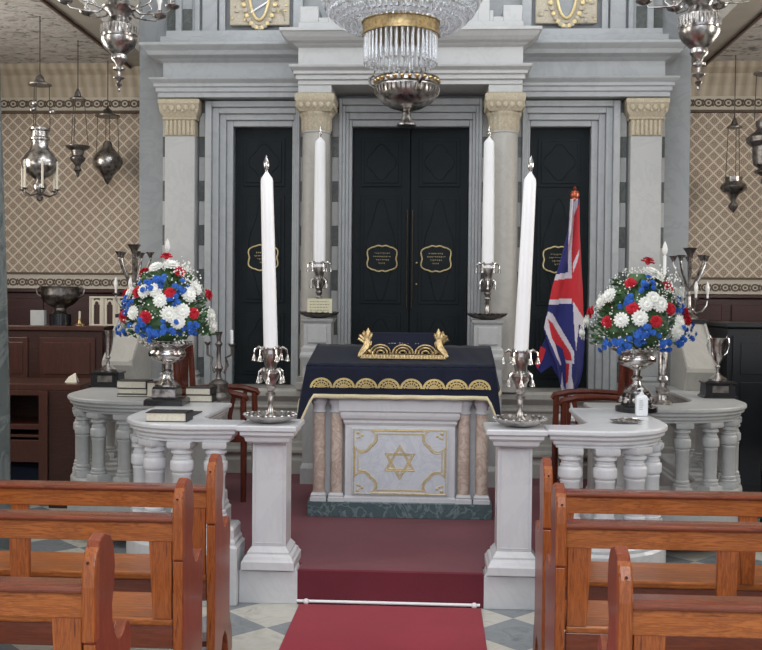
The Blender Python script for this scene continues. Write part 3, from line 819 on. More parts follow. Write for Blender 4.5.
def bouquet(label,loc,reds,whites,blues,seed):
    t=thing('flower_arrangement',label,'flowers',loc); rnd=random.Random(seed)
    RX,RY,ZB,ZT=.285,.24,.02,.475
    def surf(x,z,back=False):
        # cone-dome: radius shrinks with height
        k=(z-ZB)/(ZT-ZB); k=max(0,min(1,k)); R=(1-k**1.7)**.5 if k<1 else 0
        R=max(R,.12); u=max(-1,min(1,x/(RX*R))); y=-RY*R*math.sqrt(max(0,1-u*u))
        if back: y=-y
        n=Vector((x/RX**2,y/RY**2,(z-ZB-.12)/.38**2)).normalized()
        return Vector((x,y,z)),n
    fo=MB()
    # foliage
    for k in range(480):
        a=rnd.uniform(0,2*PI); z=rnd.uniform(ZB+.01,ZT-.06); kk=(z-ZB)/(ZT-ZB); kk=max(0,kk); R=max(.1,(1-kk**1.7)**.5)*rnd.uniform(.75,1.0)
        c=Vector((RX*R*cos(a),RY*R*sin(a),z)); n=Vector((cos(a)+rnd.uniform(-.5,.5),sin(a)+rnd.uniform(-.5,.5),rnd.uniform(-.4,.9))).normalized()
        sd=n.cross(Vector((rnd.uniform(-1,1),rnd.uniform(-1,1),rnd.uniform(-1,1)))).normalized(); L=rnd.uniform(.03,.07); w=L*rnd.uniform(.15,.3)
        up2=n.cross(sd)
        fo.add([c-n*L*.5,c+sd*w,c+n*L*.6+up2*L*.1,c-sd*w],[(0,1,2,3)],False)
    fo.lathe([(.05,.0),(.12,.01),(.19,.10),(.17,.22),(.125,.34),(.05,.45)],n=14)
    o=fo.build('foliage',M['leaf'],t); o['kind']='stuff'
    by=MB()
    for k in range(420):
        x=rnd.uniform(-RX,RX)*1.0; z=ZB+rnd.random()**.8*(ZT-ZB); kk=(z-ZB)/(ZT-ZB); R=max(.1,(1-kk**1.7)**.5)
        a=rnd.uniform(0,2*PI); c=Vector((RX*R*cos(a)*1.04,RY*R*sin(a)*1.04,z+.01))+Vector([rnd.uniform(-.015,.015) for _ in range(3)])
        by.ball(c,rnd.uniform(.003,.006),n=5)
    for (cx,cz) in ((.13,.44),(-.08,.02),(.10,.03),(.17,.36)):
        for k in range(45):
            by.ball((cx+rnd.gauss(0,.035),-.12+rnd.gauss(0,.03),cz+rnd.gauss(0,.03)),rnd.uniform(.003,.007),n=5)
    o=by.build('gypsophila_sprays',M['whitef'],t); o['kind']='stuff'
    def put(lst,fn,mat,nm,r0,back=True):
        for (x,z) in lst:
            c,n=surf(x,z); m=MB(); fn(m,c+n*.012,r0*rnd.uniform(.9,1.12),0,rnd,n); m.build(nm,mat,t)
        if back:
            for (x,z) in [q for q in lst[::2] if q[1]<.30]:
                c,n=surf(-x,z,True); m=MB(); fn(m,c+n*.012,r0,0,rnd,n); m.build(nm,mat,t)
    put(reds,carn,M['redf'],'red_carnation',.038)
    put(whites,mum,M['whitef'],'white_chrysanthemum',.050)
    for (x,z) in blues:
        c,n=surf(x,z); m=MB()
        for k in range(9):
            d=Vector([rnd.gauss(0,.024) for _ in range(3)]); cc=c+n*.018+d
            mum(m,cc,.019,0,rnd,(n+d*12).normalized())
        o=m.build('blue_blossom_cluster',M['bluef'],t); o['kind']='stuff'
    return t
# flower positions measured from the photograph: px offsets / scale -> metres
def fl(lst,cx,cy,Y): return [((p[0]-cx)*Y/1000,.02+(cy-p[1])*Y/1000) for p in lst]
LR=fl([(166,265),(143,281),(181,280),(143,300),(176,301),(128,324),(154,324),(198,320),(206,302)],166,345,6.15)
LW=fl([(158,276),(172,274),(133,302),(162,298),(168,308),(192,302),(141,320),(177,321),(188,318),(209,323),(211,333),(151,299),(196,296),(185,328)],166,345,6.15)
LB=fl([(166,291),(152,294),(184,298),(138,314),(180,308),(128,337),(152,332),(175,337),(196,334),(163,341),(133,316)],166,345,6.15)
RR=fl([(646,264),(626,285),(662,289),(626,309),(662,309),(604,322),(647,321),(683,320),(593,313)],637,345,6.15)
RW=fl([(648,275),(653,279),(608,297),(645,300),(651,305),(638,305),(616,320),(670,322),(668,330),(586,333),(632,318),(590,322),(674,296),(602,303)],637,345,6.15)
RB=fl([(642,289),(621,300),(672,308),(605,340),(629,338),(656,340),(672,338),(682,332),(640,332),(618,343)],637,345,6.15)
bl_=bouquet('red, white and blue flower arrangement in the silver bowl on the left balustrade',(-1.43,6.10,1.345),LR,LW,LB,1)
bl_['label']='red, white and blue flower arrangement above the left balustrade'
br_=bouquet('red, white and blue flower arrangement above the right balustrade',(1.44,6.10,1.33),RR,RW,RB,2)
def bowl(loc,label,sq):
    t=thing('silver_bowl',label,'bowl',loc)
    b=MB()
    if sq:
        b.stack(rect(-.12,.12,-.10,.10),[(0,0),(0,.03),(-.008,.04)]).stack(rect(-.075,.075,-.075,.075),[(0,.04),(0,.10),(-.005,.115)])
    else:
        b.lathe([(.125,0),(.125,.03),(.09,.04),(.085,.10),(.08,.115)],n=28)
    b.build('black_plinth',M['black'],t,bevel=.002)
    if sq: MB().box(-.072,.072,-.078,-.07,.05,.10).build('engraved_band',M['silver'],t,bevel=.002)
    else:
        sh=MB()
        for k in range(9):
            a=2*PI*k/9+.3; sh.ball((.088*cos(a),.088*sin(a),.072),.022,(1,1,1.1),n=8)
        sh.build('shield_badges',M['silverp'],t)
    MB().lathe([(.075,.115),(.075,.125),(.05,.145),(.028,.165),(.022,.185),(.035,.20),(.035,.208),(.020,.22),(.024,.25),(.05,.262),(.095,.28),(.113,.303),(.115,.322),(.105,.338),(.112,.35),(.135,.362),(.152,.372),(.158,.38),(.150,.386),(.12,.37),(.09,.33),(.03,.29)],n=36).build('bowl_and_stem',M['silverp'],t)
    r=MB()
    for k in range(30):
        a=2*PI*k/30; r.ball((.150*cos(a),.150*sin(a),.382),.010,n=6)
    r.build('beaded_rim',M['silver'],t)
bowl((-1.43,6.10,.951),'silver footed bowl on square black plinth holding flowers, left balustrade',True)
bowl((1.44,6.10,.951),'silver footed bowl on round black plinth holding flowers, right balustrade',False)

# ------------------------------------------------------------------ trophies
def trophy(loc,label,h,handles,w=1.0,plq=True):
    t=thing('trophy_cup',label,'trophy',loc)
    MB().stack(rect(-.115,.115,-.09,.09),[(0,0),(0,.012),(-.012,.02),(-.016,.095),(-.006,.10),(-.006,.11),(-.03,.12)]).build('black_plinth',M['black'],t)
    if plq: MB().box(-.055,.055,-.077,-.070,.03,.085).build('plaque',M['silverd'],t)
    k=h
    MB().lathe([(.062,.12),(.062,.13),(.035,.15),(.014,.165),(.010,.20),(.020,.215),(.010,.228),(.018,.245),(.032*w,.27),(.042*w,.32),(.046*w,.37),(.052*w,.41),(.055*w,.415),(.05*w,.412),(.03*w,.30),(.005,.28)],n=26).build('cup',M['silverp'],t).scale=(1,1,1)
    if handles:
        for s in (-1,1):
            MB().tube([(s*.035,0,.29),(s*.06,0,.31),(s*.075,0,.36),(s*.07,0,.41),(s*.06,0,.43),(s*.045*w,0,.405)],.006).build('handle',M['silverp'],t)
trophy((-2.20,7.30,.951),'slim silver trophy cup on black plinth at the left rear balustrade end',.4,False,.8)
trophy((2.20,7.10,.951),'two handled silver trophy cup on black plinth at the right rear balustrade end',.4,True,1.1)

# ------------------------------------------------------------------ sloped marble pedestals + candelabra
def slopeblock(s):
    sd_='left' if s<0 else 'right'
    t=thing('sloped_marble_pedestal','pale marble pedestal with sloping front beneath the %s branched candelabrum'%sd_,'pedestal',(s*2.22,7.9,.951))
    MB().prX([(-.25,0),(-.33,.14),(-.33,.17),(.04,.50),(.18,.50),(.18,0)],-.12,.12).build('pedestal_body',M['beige'],t,bevel=.002)
    MB().prX([(.02,.50),(.02,.53),(.18,.53),(.18,.50)],-.13,.13).build('top_slab',M['black'],t,bevel=.003)
    for q in (-.105,.105):
        MB().prX([(-.335,.165),(-.335,.18),(.035,.512),(.035,.497)],q-.008,q+.008).build('edge_bead',M['beige'],t)
for s in (-1,1): slopeblock(s)
def candelabrum(s):
    sd_='left' if s<0 else 'right'
    t=thing('candelabrum','branched silver candelabrum with flared cups on the %s sloped marble pedestal'%sd_,'candelabrum',(s*2.22,8.0,1.482))
    MB().lathe([(.075,0),(.075,.012),(.05,.03),(.025,.05),(.016,.07),(.028,.085),(.016,.10),(.016,.18),(.026,.19),(.014,.2),(.014,.46),(.02,.47)],n=18).build('stem',M['silver'],t)
    MB().lathe([(.018,.46),(.02,.50),(.035,.53),(.055,.56),(.05,.562),(.02,.53)],n=18).build('centre_cup',M['silverd'],t)
    for k in range(5):
        a=2*PI*k/5+.15; ca,sa=cos(a),sin(a)
        b=MB().tube([(0,0,.22),(ca*.05,sa*.05,.27),(ca*.10,sa*.10,.36),(ca*.13,sa*.13,.44),(ca*.13,sa*.13,.46)],[.012,.012,.010,.009,.009],8)
        b.lathe([(.012,.455),(.018,.475),(.036,.50),(.032,.502),(.01,.48)],(ca*.13,sa*.13,0),14); b.build('upper_arm',M['silver'],t)
    for k in range(4):
        a=PI/4*(2*k)+.1; ca,sa=cos(a),sin(a)
        b=MB().tube([(0,0,.10),(ca*.05,sa*.05,.05),(ca*.10,sa*.10,.06),(ca*.14,sa*.14,.11),(ca*.145,sa*.145,.15)],[.009,.009,.008,.007,.007],8)
        b.lathe([(.01,.15),(.028,.165),(.026,.168),(.012,.165)],(ca*.145,sa*.145,0),12)
        o=b.build('lower_arm',M['silver'],t)
        MB().lathe([(.009,.168),(.010,.21),(.016,.225),(.018,.25),(.010,.28),(.001,.30)],(ca*.145,sa*.145,0),12).build('candle_bulb',M['frost'],o)
for s in (-1,1): candelabrum(s)
def tallstick(s):
    sd_='left' if s<0 else 'right'
    t=thing('tall_candlestick','tall thin silver candlestick with a bulb, rising behind the %s flower arrangement'%sd_,'candlestick',(s*1.555 if s<0 else 1.70,6.56,.951))
    MB().lathe([(.06,0),(.06,.012),(.035,.03),(.03,.06),(.045,.08),(.045,.09),(.022,.11),(.02,.14),(.038,.16),(.03,.18),(.016,.20)],n=20).build('base',M['silver'],t)
    p=MB().lathe([(.03,.19),(.028,.40),(.014,.42),(.010,.44),(.010,.62),(.018,.64),(.010,.66),(.010,.80),(.020,.82),(.022,.83),(.010,.84)],n=16); p.build('pole',M['silver'],t)
    MB().lathe([(.010,.835),(.010,.96),(.003,.965)],n=12).build('candle',M['wax'],t)
    MB().lathe([(.008,.965),(.016,.985),(.018,1.005),(.012,1.03),(.001,1.055)],n=12).build('bulb',M['frost'],t)
for s in (-1,1): tallstick(s)
# small ornate candelabrum beside left flowers
t=thing('small_candelabrum','small dark ornate candelabrum with one white candle, right of the left flower bowl','candelabrum',(-1.20,6.52,.951))
MB().lathe([(.085,0),(.085,.015),(.06,.04),(.065,.10),(.05,.115),(.02,.13),(.014,.17),(.03,.20),(.016,.23),(.014,.34),(.026,.36),(.012,.38),(.02,.43),(.028,.44)],n=18).build('stem',M['silverd'],t)
for k,(dx,zt) in enumerate(((.085,.36),(-.075,.37))):
    b=MB().tube([(0,0,.20),(dx*.4,0,.17),(dx*.7,0,.22),(dx*.55,0,.27),(dx,0,.29),(dx,0,zt-.02)],.008,7)
    b.lathe([(.010,-.02),(.024,0),(.022,.004),(.008,.0)],(dx,0,zt),12); o=b.build('arm',M['silverd'],t)
    if k==0: MB().lathe([(.011,0),(.011,.09),(.002,.095)],(dx,0,zt),10).build('candle',M['wax'],o)

# ------------------------------------------------------------------ books, bottle, tray
def book(label,loc,w,d,h,rz=0,mat='cover',open_front=True):
    t=thing('book',label,'book',loc,rz)
    MB().box(-w/2+.004,w/2-.008,-d/2+.004,d/2-.004,.004,h-.004).build('pages',M['page'],t)
    c=MB().box(-w/2,w/2,-d/2,d/2,0,.004).box(-w/2,w/2,-d/2,d/2,h-.004,h)
    c.box(w/2-.004,w/2,-d/2,d/2,0,h); c.build('cover',M[mat],t)
book('thin dark book at the bottom of the stack beside the left bowl plinth',(-1.78,6.62,.951),.22,.16,.018,.05)
book('middle cream-edged book of the stack beside the left bowl plinth',(-1.785,6.62,.969),.20,.15,.038,0)
book('topmost cream-edged book of the stack beside the left bowl plinth',(-1.79,6.62,1.007),.205,.15,.05,-.03)
book('dark book leaning its spine toward the left bowl plinth, next to the stack',(-1.655,6.60,.951),.06,.14,.10,0,'coverr')
book('lower black book right of the left bowl plinth',(-1.27,6.33,.951),.17,.13,.045,.03,'cover')
book('upper black book right of the left bowl plinth',(-1.275,6.33,.996),.165,.13,.045,-.02,'cover')
book('thick white-paged book lying on the front left balustrade',(-1.20,5.30,.951),.22,.15,.05,.02,'cover')
tag(MB().box(-1.36,-1.12,5.50,5.72,.951,.957).build('booklet',M['cover'],bevel=.001),'flat dark booklet behind the white-paged book on the left balustrade','booklet')
b=thing('pump_bottle','white pump bottle in front of the right silver bowl','bottle',(1.42,5.85,.951))
MB().stack(rect(-.033,.033,-.022,.022),[(-.004,0),(0,.006),(0,.105),(-.006,.118),(-.018,.125)]).build('bottle_body',M['whitep'],b,bevel=.006)
MB().lathe([(.013,.123),(.013,.135),(.005,.138),(.005,.152),(.011,.154),(.011,.162),(.003,.163)],n=14).tube([(0,0,.158),(-.02,-.006,.158),(-.026,-.008,.152)],.004).build('pump',M['whitep'],b)
b2=MB(); rnd=random.Random(4)
for i in range(5):
    b2.box(-.018,rnd.uniform(.0,.018),-.0235,-.0222,.04+.012*i,.043+.012*i)
b2.build('label_print',M['greyd'],b)
t=thing('small_tray','small crumpled silver tray on the right front balustrade','tray',(1.27,5.50,.951))
MB().lathe([(.05,0),(.062,.003),(.078,.012),(.085,.016),(.076,.015),(.05,.006)],n=30,flute=7,fa=.06).build('tray_dish',M['silverp'],t).scale=(1.1,.8,1)
MB().tube([(-.05,.0,.014),(-.01,.03,.022),(.05,.01,.016),(.03,-.03,.018)],.007,6).tube([(-.03,-.03,.016),(.02,-.01,.026),(.06,.03,.018)],.006,6).build('crumpled_foil',M['silver'],t)

# ------------------------------------------------------------------ chairs in the enclosure
def armchair(s):
    sd_='left' if s<0 else 'right'
    t=thing('wooden_armchair','red-brown wooden armchair with red seat behind the %s gate pier'%sd_,'chair',(s*1.33,7.15,.185),PI if s>0 else 0)
    # local: faces +x (towards the centre for the left chair)
    MB().stack(rect(-.24,.24,-.24,.24),[(0,.46),(0,.50),(-.015,.525)]).build('seat',M['redseat'],t)
    MB().box(-.24,.24,-.24,.24,.42,.46).build('seat_rail',M['chair'],t,bevel=.004)
    for y in (-.22,.22):
        MB().tube([(.22,y,0),(.22,y,.42),(.215,y,.74)],[.02,.024,.022],8).build('leg',M['chair'],t)
        MB().tube([(-.26,y,0),(-.23,y,.45),(-.27,y,1.08)],[.02,.025,.022],8).build('leg',M['chair'],t)
        MB().tube([(-.25,y,.76),(-.05,y,.77),(.12,y,.765),(.23,y,.74),(.25,y,.715)],[.018,.02,.024,.024,.014],8).build('armrest',M['chair'],t)
        MB().tube([(.13,y,.46),(.12,y,.6),(.15,y,.75)],.016,8).build('arm_post',M['chair'],t)
    MB().box(-.285,-.255,-.22,.22,.98,1.09).build('back_rail',M['chair'],t,bevel=.008)
    MB().box(-.265,-.245,-.22,.22,.60,.66).build('back_rail',M['chair'],t,bevel=.008)
    sp=MB()
    MB().box(-.275,-.25,-.09,.09,.64,1.0).build('back_splat',M['chair'],t,bevel=.004)
for s in (-1,1): armchair(s)

# ------------------------------------------------------------------ flag
fl_=thing('flag_on_pole','furled red, white and blue flag hanging on a pole by the right ark door','flag',(1.285,7.78,.185))
MB().stack(rect(-.08,.08,-.08,.08),[(0,0),(0,.50),(.06,.52),(.06,.545),(-.045,.56),(-.055,.60)]).build('pole_base',M['wax'],fl_)
MB().tube([(0,0,.58),(0,0,2.19)],.012,10).build('pole',M['wax'],fl_)
MB().lathe([(.018,2.18),(.020,2.19),(.034,2.205),(.036,2.215),(.03,2.225),(.038,2.25),(.03,2.275),(.008,2.285),(.014,2.30),(.002,2.315)],n=14).build('crown_finial',[M['crown']],fl_)
# pattern drawn in flag space following the folds: s across (0..1), z height
def px2(x,y): return ((x-435)*7.72/1000+.22-1.285, 1.6-(y-302)*7.72/1000-.185)
L_=[px2(*p) for p in ((568,199),(566,230),(558,262),(551,285),(546,312),(543,328),(548,345),(556,362),(560,380),(563,390))]
Rr=[px2(*p) for p in ((577,199),(578,230),(580,262),(582,290),(583,312),(585,330),(584,350),(583,368),(580,380),(575,390))]
def interp(lst,z):
    for i in range(len(lst)-1):
        if lst[i][1]>=z>=lst[i+1][1]:
            t=(lst[i][1]-z)/(lst[i][1]-lst[i+1][1]+1e-9); return lst[i][0]+(lst[i+1][0]-lst[i][0])*t
    return lst[0][0] if z>lst[0][1] else lst[-1][0]
z_top=L_[0][1]; z_bot=L_[-1][1]; ns,nz_=60,190
def inpoly(x,y,poly):
    c=False; n=len(poly)
    for i in range(n):
        x1,y1=poly[i]; x2,y2=poly[(i+1)%n]
        if (y1>y)!=(y2>y) and x<(x2-x1)*(y-y1)/(y2-y1)+x1: c=not c
    return c
polys=[ # (material index, polygon in photo frame) later wins ; 0 blue 1 white 2 red
 (1,[(568,199),(575,199),(571,262),(568,300),(566,240)]),
 (2,[(572,215),(577,199),(578,230),(582,290),(584,320),(577,310),(570,300),(570,250)]),
 (1,[(571,262),(577,248),(577,254),(571,272)]),
 (1,[(551,274),(570,271),(570,302),(547,304)]),(2,[(549,280),(570,277),(570,297),(547,299)]),
 (1,[(571,300),(584,318),(584,328),(578,322),(575,350),(572,318)]),
 (1,[(547,310),(552,313),(562,330),(573,350),(573,362),(560,364),(550,342),(543,326)]),
 (2,[(547,318),(552,322),(570,352),(571,359),(566,359),(552,338)]),
 (1,[(563,362),(571,362),(571,376),(575,392),(560,392)]),(2,[(566,362),(569,362),(568,380),(565,384)]),
]
mb=MB(); vs=[]
for j in range(nz_+1):
    z=z_top+(z_bot-z_top)*j/nz_; a=interp(L_,z); b=interp(Rr,z)
    for i in range(ns+1):
        u=i/ns; x=a+(b-a)*u
        vs.append((x,-.035-.030*sin(u*PI*3+j*.012)-.02*sin(u*PI),z))
mb.v=vs
for j in range(nz_):
    for i in range(ns):
        q=[j*(ns+1)+i,j*(ns+1)+i+1,(j+1)*(ns+1)+i+1,(j+1)*(ns+1)+i]
        cx=sum(vs[k][0] for k in q)/4; cz=sum(vs[k][2] for k in q)/4
        X=(cx+1.285-.22)*1000/7.72+435; Y=302-(cz+.185-1.6)*1000/7.72
        m=0
        for mi,po in polys:
            if inpoly(X,Y,po): m=mi
        mb.f.append(q); mb.sm.append(True); mb.mi.append(m)
o=mb.build('flag_cloth',[M['fblue'],M['fwhite'],M['fred']],fl_); so=o.modifiers.new('thick','SOLIDIFY'); so.thickness=.008
# small loose corner of the cloth on the left
c1=[px2(*p) for p in ((546,336),(539,352),(536,366),(541,372),(552,364),(556,372),(566,388),(566,350))]
MB().prY(c1,-.03,-.022).build('flag_fold',M['fblue'],fl_)
c2=[px2(*p) for p in ((541,345),(535,362),(538,368),(543,358),(546,348))]
MB().prY(c2,-.036,-.030).build('flag_fold_tip',M['fred'],fl_)

# ------------------------------------------------------------------ left column, aisle furniture
t=thing('aisle_column','thick grey-green veined marble column at the far left edge','column',(-2.52,5.74,0))
MB().lathe([(.30,0),(.30,.25),(.27,.28),(.28,.33),(.25,.38),(.235,.45),(.232,1.0),(.215,1.7),(.19,2.5),(.165,3.3),(.165,3.4),(.19,3.45),(.24,3.6),(.26,3.72)],n=36).build('shaft',M['column'],t)
t=thing('aisle_column','grey-green marble column carrying the right gallery','column',(2.52,5.2,0))
MB().lathe([(.30,0),(.30,.25),(.27,.28),(.28,.33),(.25,.38),(.235,.45),(.232,1.0),(.215,1.7),(.19,2.5),(.165,3.3),(.165,3.4),(.19,3.45),(.24,3.6),(.26,3.72)],n=36).build('shaft',M['column'],t)

cb=thing('mahogany_cabinet','dark mahogany panelled cabinet with silver bowl on top, in the left aisle','cabinet',(-3.0,8.3,0))
MB().box(-.55,.42,0,.6,0,1.33).build('body',M['dwood'],cb,bevel=.006)
MB().box(-.57,.44,-.03,.62,1.33,1.37).build('top',M['dwood2'],cb,bevel=.006)
for a,b in ((-.5,-.22),(-.12,.36)):
    d=MB().box(a,b,-.015,0,.92,1.27).box(a+.04,b-.04,-.022,-.015,.96,1.23); d.build('panel_door',M['dwood2'],cb,bevel=.004)
ds=thing('wooden_desk','brown wooden desk with open compartments before the mahogany cabinet','desk',(-2.78,7.45,0))
MB().box(-.50,.32,0,.6,.90,.95).build('desk_top',M['dwood2'],ds,bevel=.006)
MB().box(-.48,-.44,0,.55,0,.90).build('side_panel',M['dwood'],ds,bevel=.004)
MB().box(.07,.30,0,.55,0,.90).build('side_panel',M['dwood'],ds,bevel=.004)
MB().box(-.44,.07,.50,.55,0,.90).build('back_panel',M['dwood'],ds)
for z0,z1 in ((.86,.90),(.60,.64),(.35,.52),(.54,.56)): MB().box(-.44,.07,0,.50,z0,z1).build('shelf',M['dwood2'],ds,bevel=.003)
for a,b in ((-.44,-.36),(.0,.07)): MB().box(a,b,-.02,0,.2,.9).build('face_frame',M['dwood2'],ds,bevel=.003)
MB().box(-.42,.05,.1,.5,.0,.30).build('navy_cushion',M['navy'],ds,bevel=.03)
# things on the cabinet
t=thing('handled_bowl','wide tarnished silver bowl with side handles on the mahogany cabinet','bowl',(-3.0,8.45,1.37))
MB().lathe([(.09,0),(.09,.10),(.07,.11)],n=18).build('black_base',M['black'],t)
MB().lathe([(.07,.11),(.05,.13),(.05,.15),(.11,.18),(.15,.22),(.165,.27),(.155,.31),(.165,.335),(.155,.335),(.14,.28),(.05,.2)],n=28).build('bowl',M['silverd'],t)
for s in (-1,1): MB().tube([(s*.155,0,.24),(s*.20,0,.26),(s*.21,0,.31),(s*.18,0,.33),(s*.155,0,.315)],.010).build('handle',M['silverd'],t)
tag(MB().box(-3.22,-3.10,8.34,8.40,1.37,1.50).build('white_box',M['pale'],bevel=.003),'small pale box left of the tarnished bowl base','box')
t=thing('brass_candle_holder','little brass candle holder right of the tarnished bowl','candle holder',(-2.82,8.42,1.37))
MB().lathe([(.05,0),(.05,.008),(.02,.02),(.012,.05),(.015,.055),(.008,.06)],n=16).build('holder',M['brass'],t)
MB().lathe([(.010,.05),(.010,.12),(.002,.125)],n=10).build('candle',M['page'],t)
t=thing('white_rack','white frame with three arched openings on the mahogany cabinet','rack',(-2.54,8.40,1.372))
f=MB().box(-.19,.16,0,.03,0,.012).box(-.19,.16,0,.03,.235,.25)
for k in range(4): x=-.19+.113*k; f.box(x,x+.012,0,.03,.012,.235)
f.build('frame',M['bordwhite'],t,bevel=.002)
for k in range(3):
    x=-.178+.113*k+.05
    poly=[(x-.045,.012),(x-.045,.225),(x-.03,.225)]+[(x-.03+0,.17)]
    MB().box(x-.048,x-.026,.008,.022,.012,.235).box(x+.026,x+.048,.008,.022,.012,.235).tube([(x+.026*cos(PI*i/10),.015,.18+.035*sin(PI*i/10)) for i in range(11)],.010,6).build('arch',M['bordwhite'],t)
    MB().box(x-.026,x+.026,.02,.024,.012,.2).build('arch_back',M['dwood'],t)
t=thing('paper_tent','small folded white card standing on the wooden desk','card',(-2.60,7.62,.95))
MB().add([(-.05,0,0),(.05,-.01,0),(.03,.02,.075),(-.03,.03,.04),(-.04,.06,0),(.05,.05,0)],[(0,1,2,3),(3,2,5,4)]).build('folded_card',M['page'],t)

# right aisle black cabinet
t=thing('black_cabinet','tall black lacquered cabinet in the dark right aisle','cabinet',(2.95,7.9,0))
MB().box(-.46,.9,0,.6,0,1.42).build('body',M['blackcab'],t,bevel=.01)
MB().box(-.48,.92,-.03,.62,1.42,1.46).build('top',M['blackcab'],t,bevel=.01)
for k,(a,b) in enumerate(((-.42,.0),(.03,.45),(.48,.86))):
    d=MB().box(a,b,-.02,0,.08,1.36).box(a+.06,b-.06,-.028,-.02,.2,1.0).box(a+.06,b-.06,-.028,-.02,1.06,1.3).build('door',M['blackcab'],t,bevel=.004)
    MB().tube([(b-.03,-.035,1.14),(b-.03,-.04,1.2)],.006).build('handle',M['silverp'],d)
t=thing('black_chair','black upholstered chair with navy back cushion in front of the black cabinet','chair',(2.85,7.0,0))
MB().box(-.3,.3,-.25,.28,.38,.48).build('seat',M['blackcab'],t,bevel=.03)
MB().box(-.28,.28,.20,.30,.44,1.12).build('backrest',M['bluedark'],t,bevel=.03)
for x in (-.27,.27):
    for y in (-.22,.26): MB().tube([(x,y,0),(x,y,.4)],.02).build('leg',M['blackcab'],t)

# ------------------------------------------------------------------ pews
def pew(slats=(.045,.575,1.08,1.5)):
    t=thing('pew','x','pew',(0,0,0))
    # local frame: x runs outwards from the aisle end (0..L), y forward, rear of the post at y=0
    L=1.62
    def endp(x0,x1,nm):
        pass
        poly=[(.0,0),(.0,.66),(.012,.66)]
        # upper post round head
        lower=[(.0,.0),(.0,.675),(-.008,.68),(-.010,.85),(.0,.92),(.03,.962),(.075,.975),(.125,.958),(.155,.915),(.165,.86),(.158,.80),(.140,.745),(.145,.70),(.165,.655),(.19,.625),(.225,.618),(.25,.632),(.275,.652),(.30,.645),(.318,.615),(.32,.57),(.31,.50),(.31,.22),(.325,.16),(.35,.12),(.37,.08),(.37,.0),(.28,.0),(.27,.06),(.245,.11),(.205,.14),(.165,.12),(.14,.07),(.13,.0)]
        m=MB().prX(lower,x0,x1); o=m.build(nm,M['pewd'],t,bevel=.006)
        # lighter rear edge strip
        MB().prX([(-.004,.0),(-.004,.672),(.010,.672),(.010,0)],x0+.001,x1-.001).build('end_rear_edge',M['pewv'],o,bevel=.003)
        MB().prX([(-.016,.68),(-.018,.84),(-.012,.90),(.004,.935),(.03,.955),(.03,.68)],x0-.001,x1+.001).build('end_head_block',M['pewv'],o,bevel=.006)
        MB().tube([((x0+x1)/2,-.02,.91),((x0+x1)/2,-.014,.91)],.004,8).build('peg',M['dwood'],o)
    endp(0,.036,'end_panel'); endp(L,L+.036,'end_panel')
    MB().prX([(-.006,.818),(-.012,.822),(-.013,.832),(-.006,.838),(.02,.841),(.07,.841),(.082,.836),(.08,.824),(.07,.818)],.036,L).build('top_rail',M['pewr'],t,bevel=.003)
    MB().box(.036,L,.005,.032,.745,.819).build('back_board',M['pew'],t,bevel=.003)
    for x in slats:
        w0,w1=(.075,.066) if x>.1 else (.085,.07)
        MB().add([(x,.01,.45),(x+w1,.01,.45),(x+w0,.01,.75),(x,.01,.75),(x,.034,.45),(x+w1,.034,.45),(x+w0,.034,.75),(x,.034,.75)],[(0,1,2,3),(7,6,5,4),(0,4,5,1),(1,5,6,2),(2,6,7,3),(3,7,4,0)]).build('back_slat',M['pewv'],t,bevel=.003)
    MB().box(.042,L,.02,.345,.42,.45).build('seat',M['pew'],t,bevel=.008)
    MB().box(.042,L,.03,.05,.33,.42).build('seat_rail',M['pewr'],t,bevel=.004)
    MB().box(.042,L,.29,.31,.345,.42).build('front_rail',M['pewr'],t,bevel=.004)
    MB().box(.042,L,.10,.22,.10,.125).build('stretcher',M['pewr'],t,bevel=.004)
    return t
pw=pew(); first=True
labs={-1:['nearest left pew, its rounded end at the bottom edge of the photo','middle pew of the left row','left pew closest to the balustrade'],
      1:['nearest right pew, its grainy rounded end beside the aisle','middle pew of the right row','right pew closest to the balustrade']}
pos={-1:[(-.70,2.68),(-.682,3.56),(-.695,4.15)],1:[(.712,2.66),(.662,3.60),(.682,4.20)]}
for s in (-1,1):
    for k,(x,y) in enumerate(pos[s]):
        if s<0:
            if first: o=pw; first=False
            elif k==2: o=pwc=pew((.045,.81,1.5))
            else: o=copy_tree(pw)
            o.location=(x,y,0); o.scale=(-1,1,.967)
        else:
            o=copy_tree(pw if k<2 else pwc); o.location=(x,y,0); o.scale=(1,1,.967)
        o['label']='varnished wooden '+labs[s][k]; o['group']='pews facing the altar'

# ------------------------------------------------------------------ crystal chandelier
t=thing('crystal_chandelier','large crystal chandelier with gold band and glass rod fringe above the altar','chandelier',(0,6.0,3.225))
cb_=MB()
prof=[(.262,.052),(.295,.035),(.335,.032),(.37,.05),(.40,.075),(.43,.105),(.455,.145),(.478,.19),(.49,.24),(.49,.29)]
for i,(r,z) in enumerate(prof):
    n=int(2*PI*r/.034)
    for k in range(n):
        a=2*PI*(k+.5*(i%2))/n
        cb_.lathe([(.001,-.026),(.014,-.008),(.012,.008),(.001,.02)],(r*cos(a),r*sin(a),z),6,smooth=False)
for i in range(9):
    r=.46-.045*i; z=.34+.07*i; n=int(2*PI*r/.04)
    for k in range(n):
        a=2*PI*(k+.5*(i%2))/n; cb_.lathe([(.001,-.03),(.012,-.008),(.012,.01),(.001,.024)],(r*cos(a),r*sin(a),z),6,smooth=False)
o=cb_.build('crystal_basket',M['crystal'],t); o['kind']='stuff'
MB().lathe([(.222,-.042),(.232,-.042),(.232,-.034),(.228,-.03),(.229,.025),(.235,.03),(.235,.038),(.222,.038),(.218,.03)],n=64).build('gold_band',M['gold'],t)
fm=MB()
for i,(r,z) in enumerate(prof[::2]+[(.49,.31)]): fm.tube([(r*cos(2*PI*k/48),r*sin(2*PI*k/48),z+.012) for k in range(49)],.0035,5)
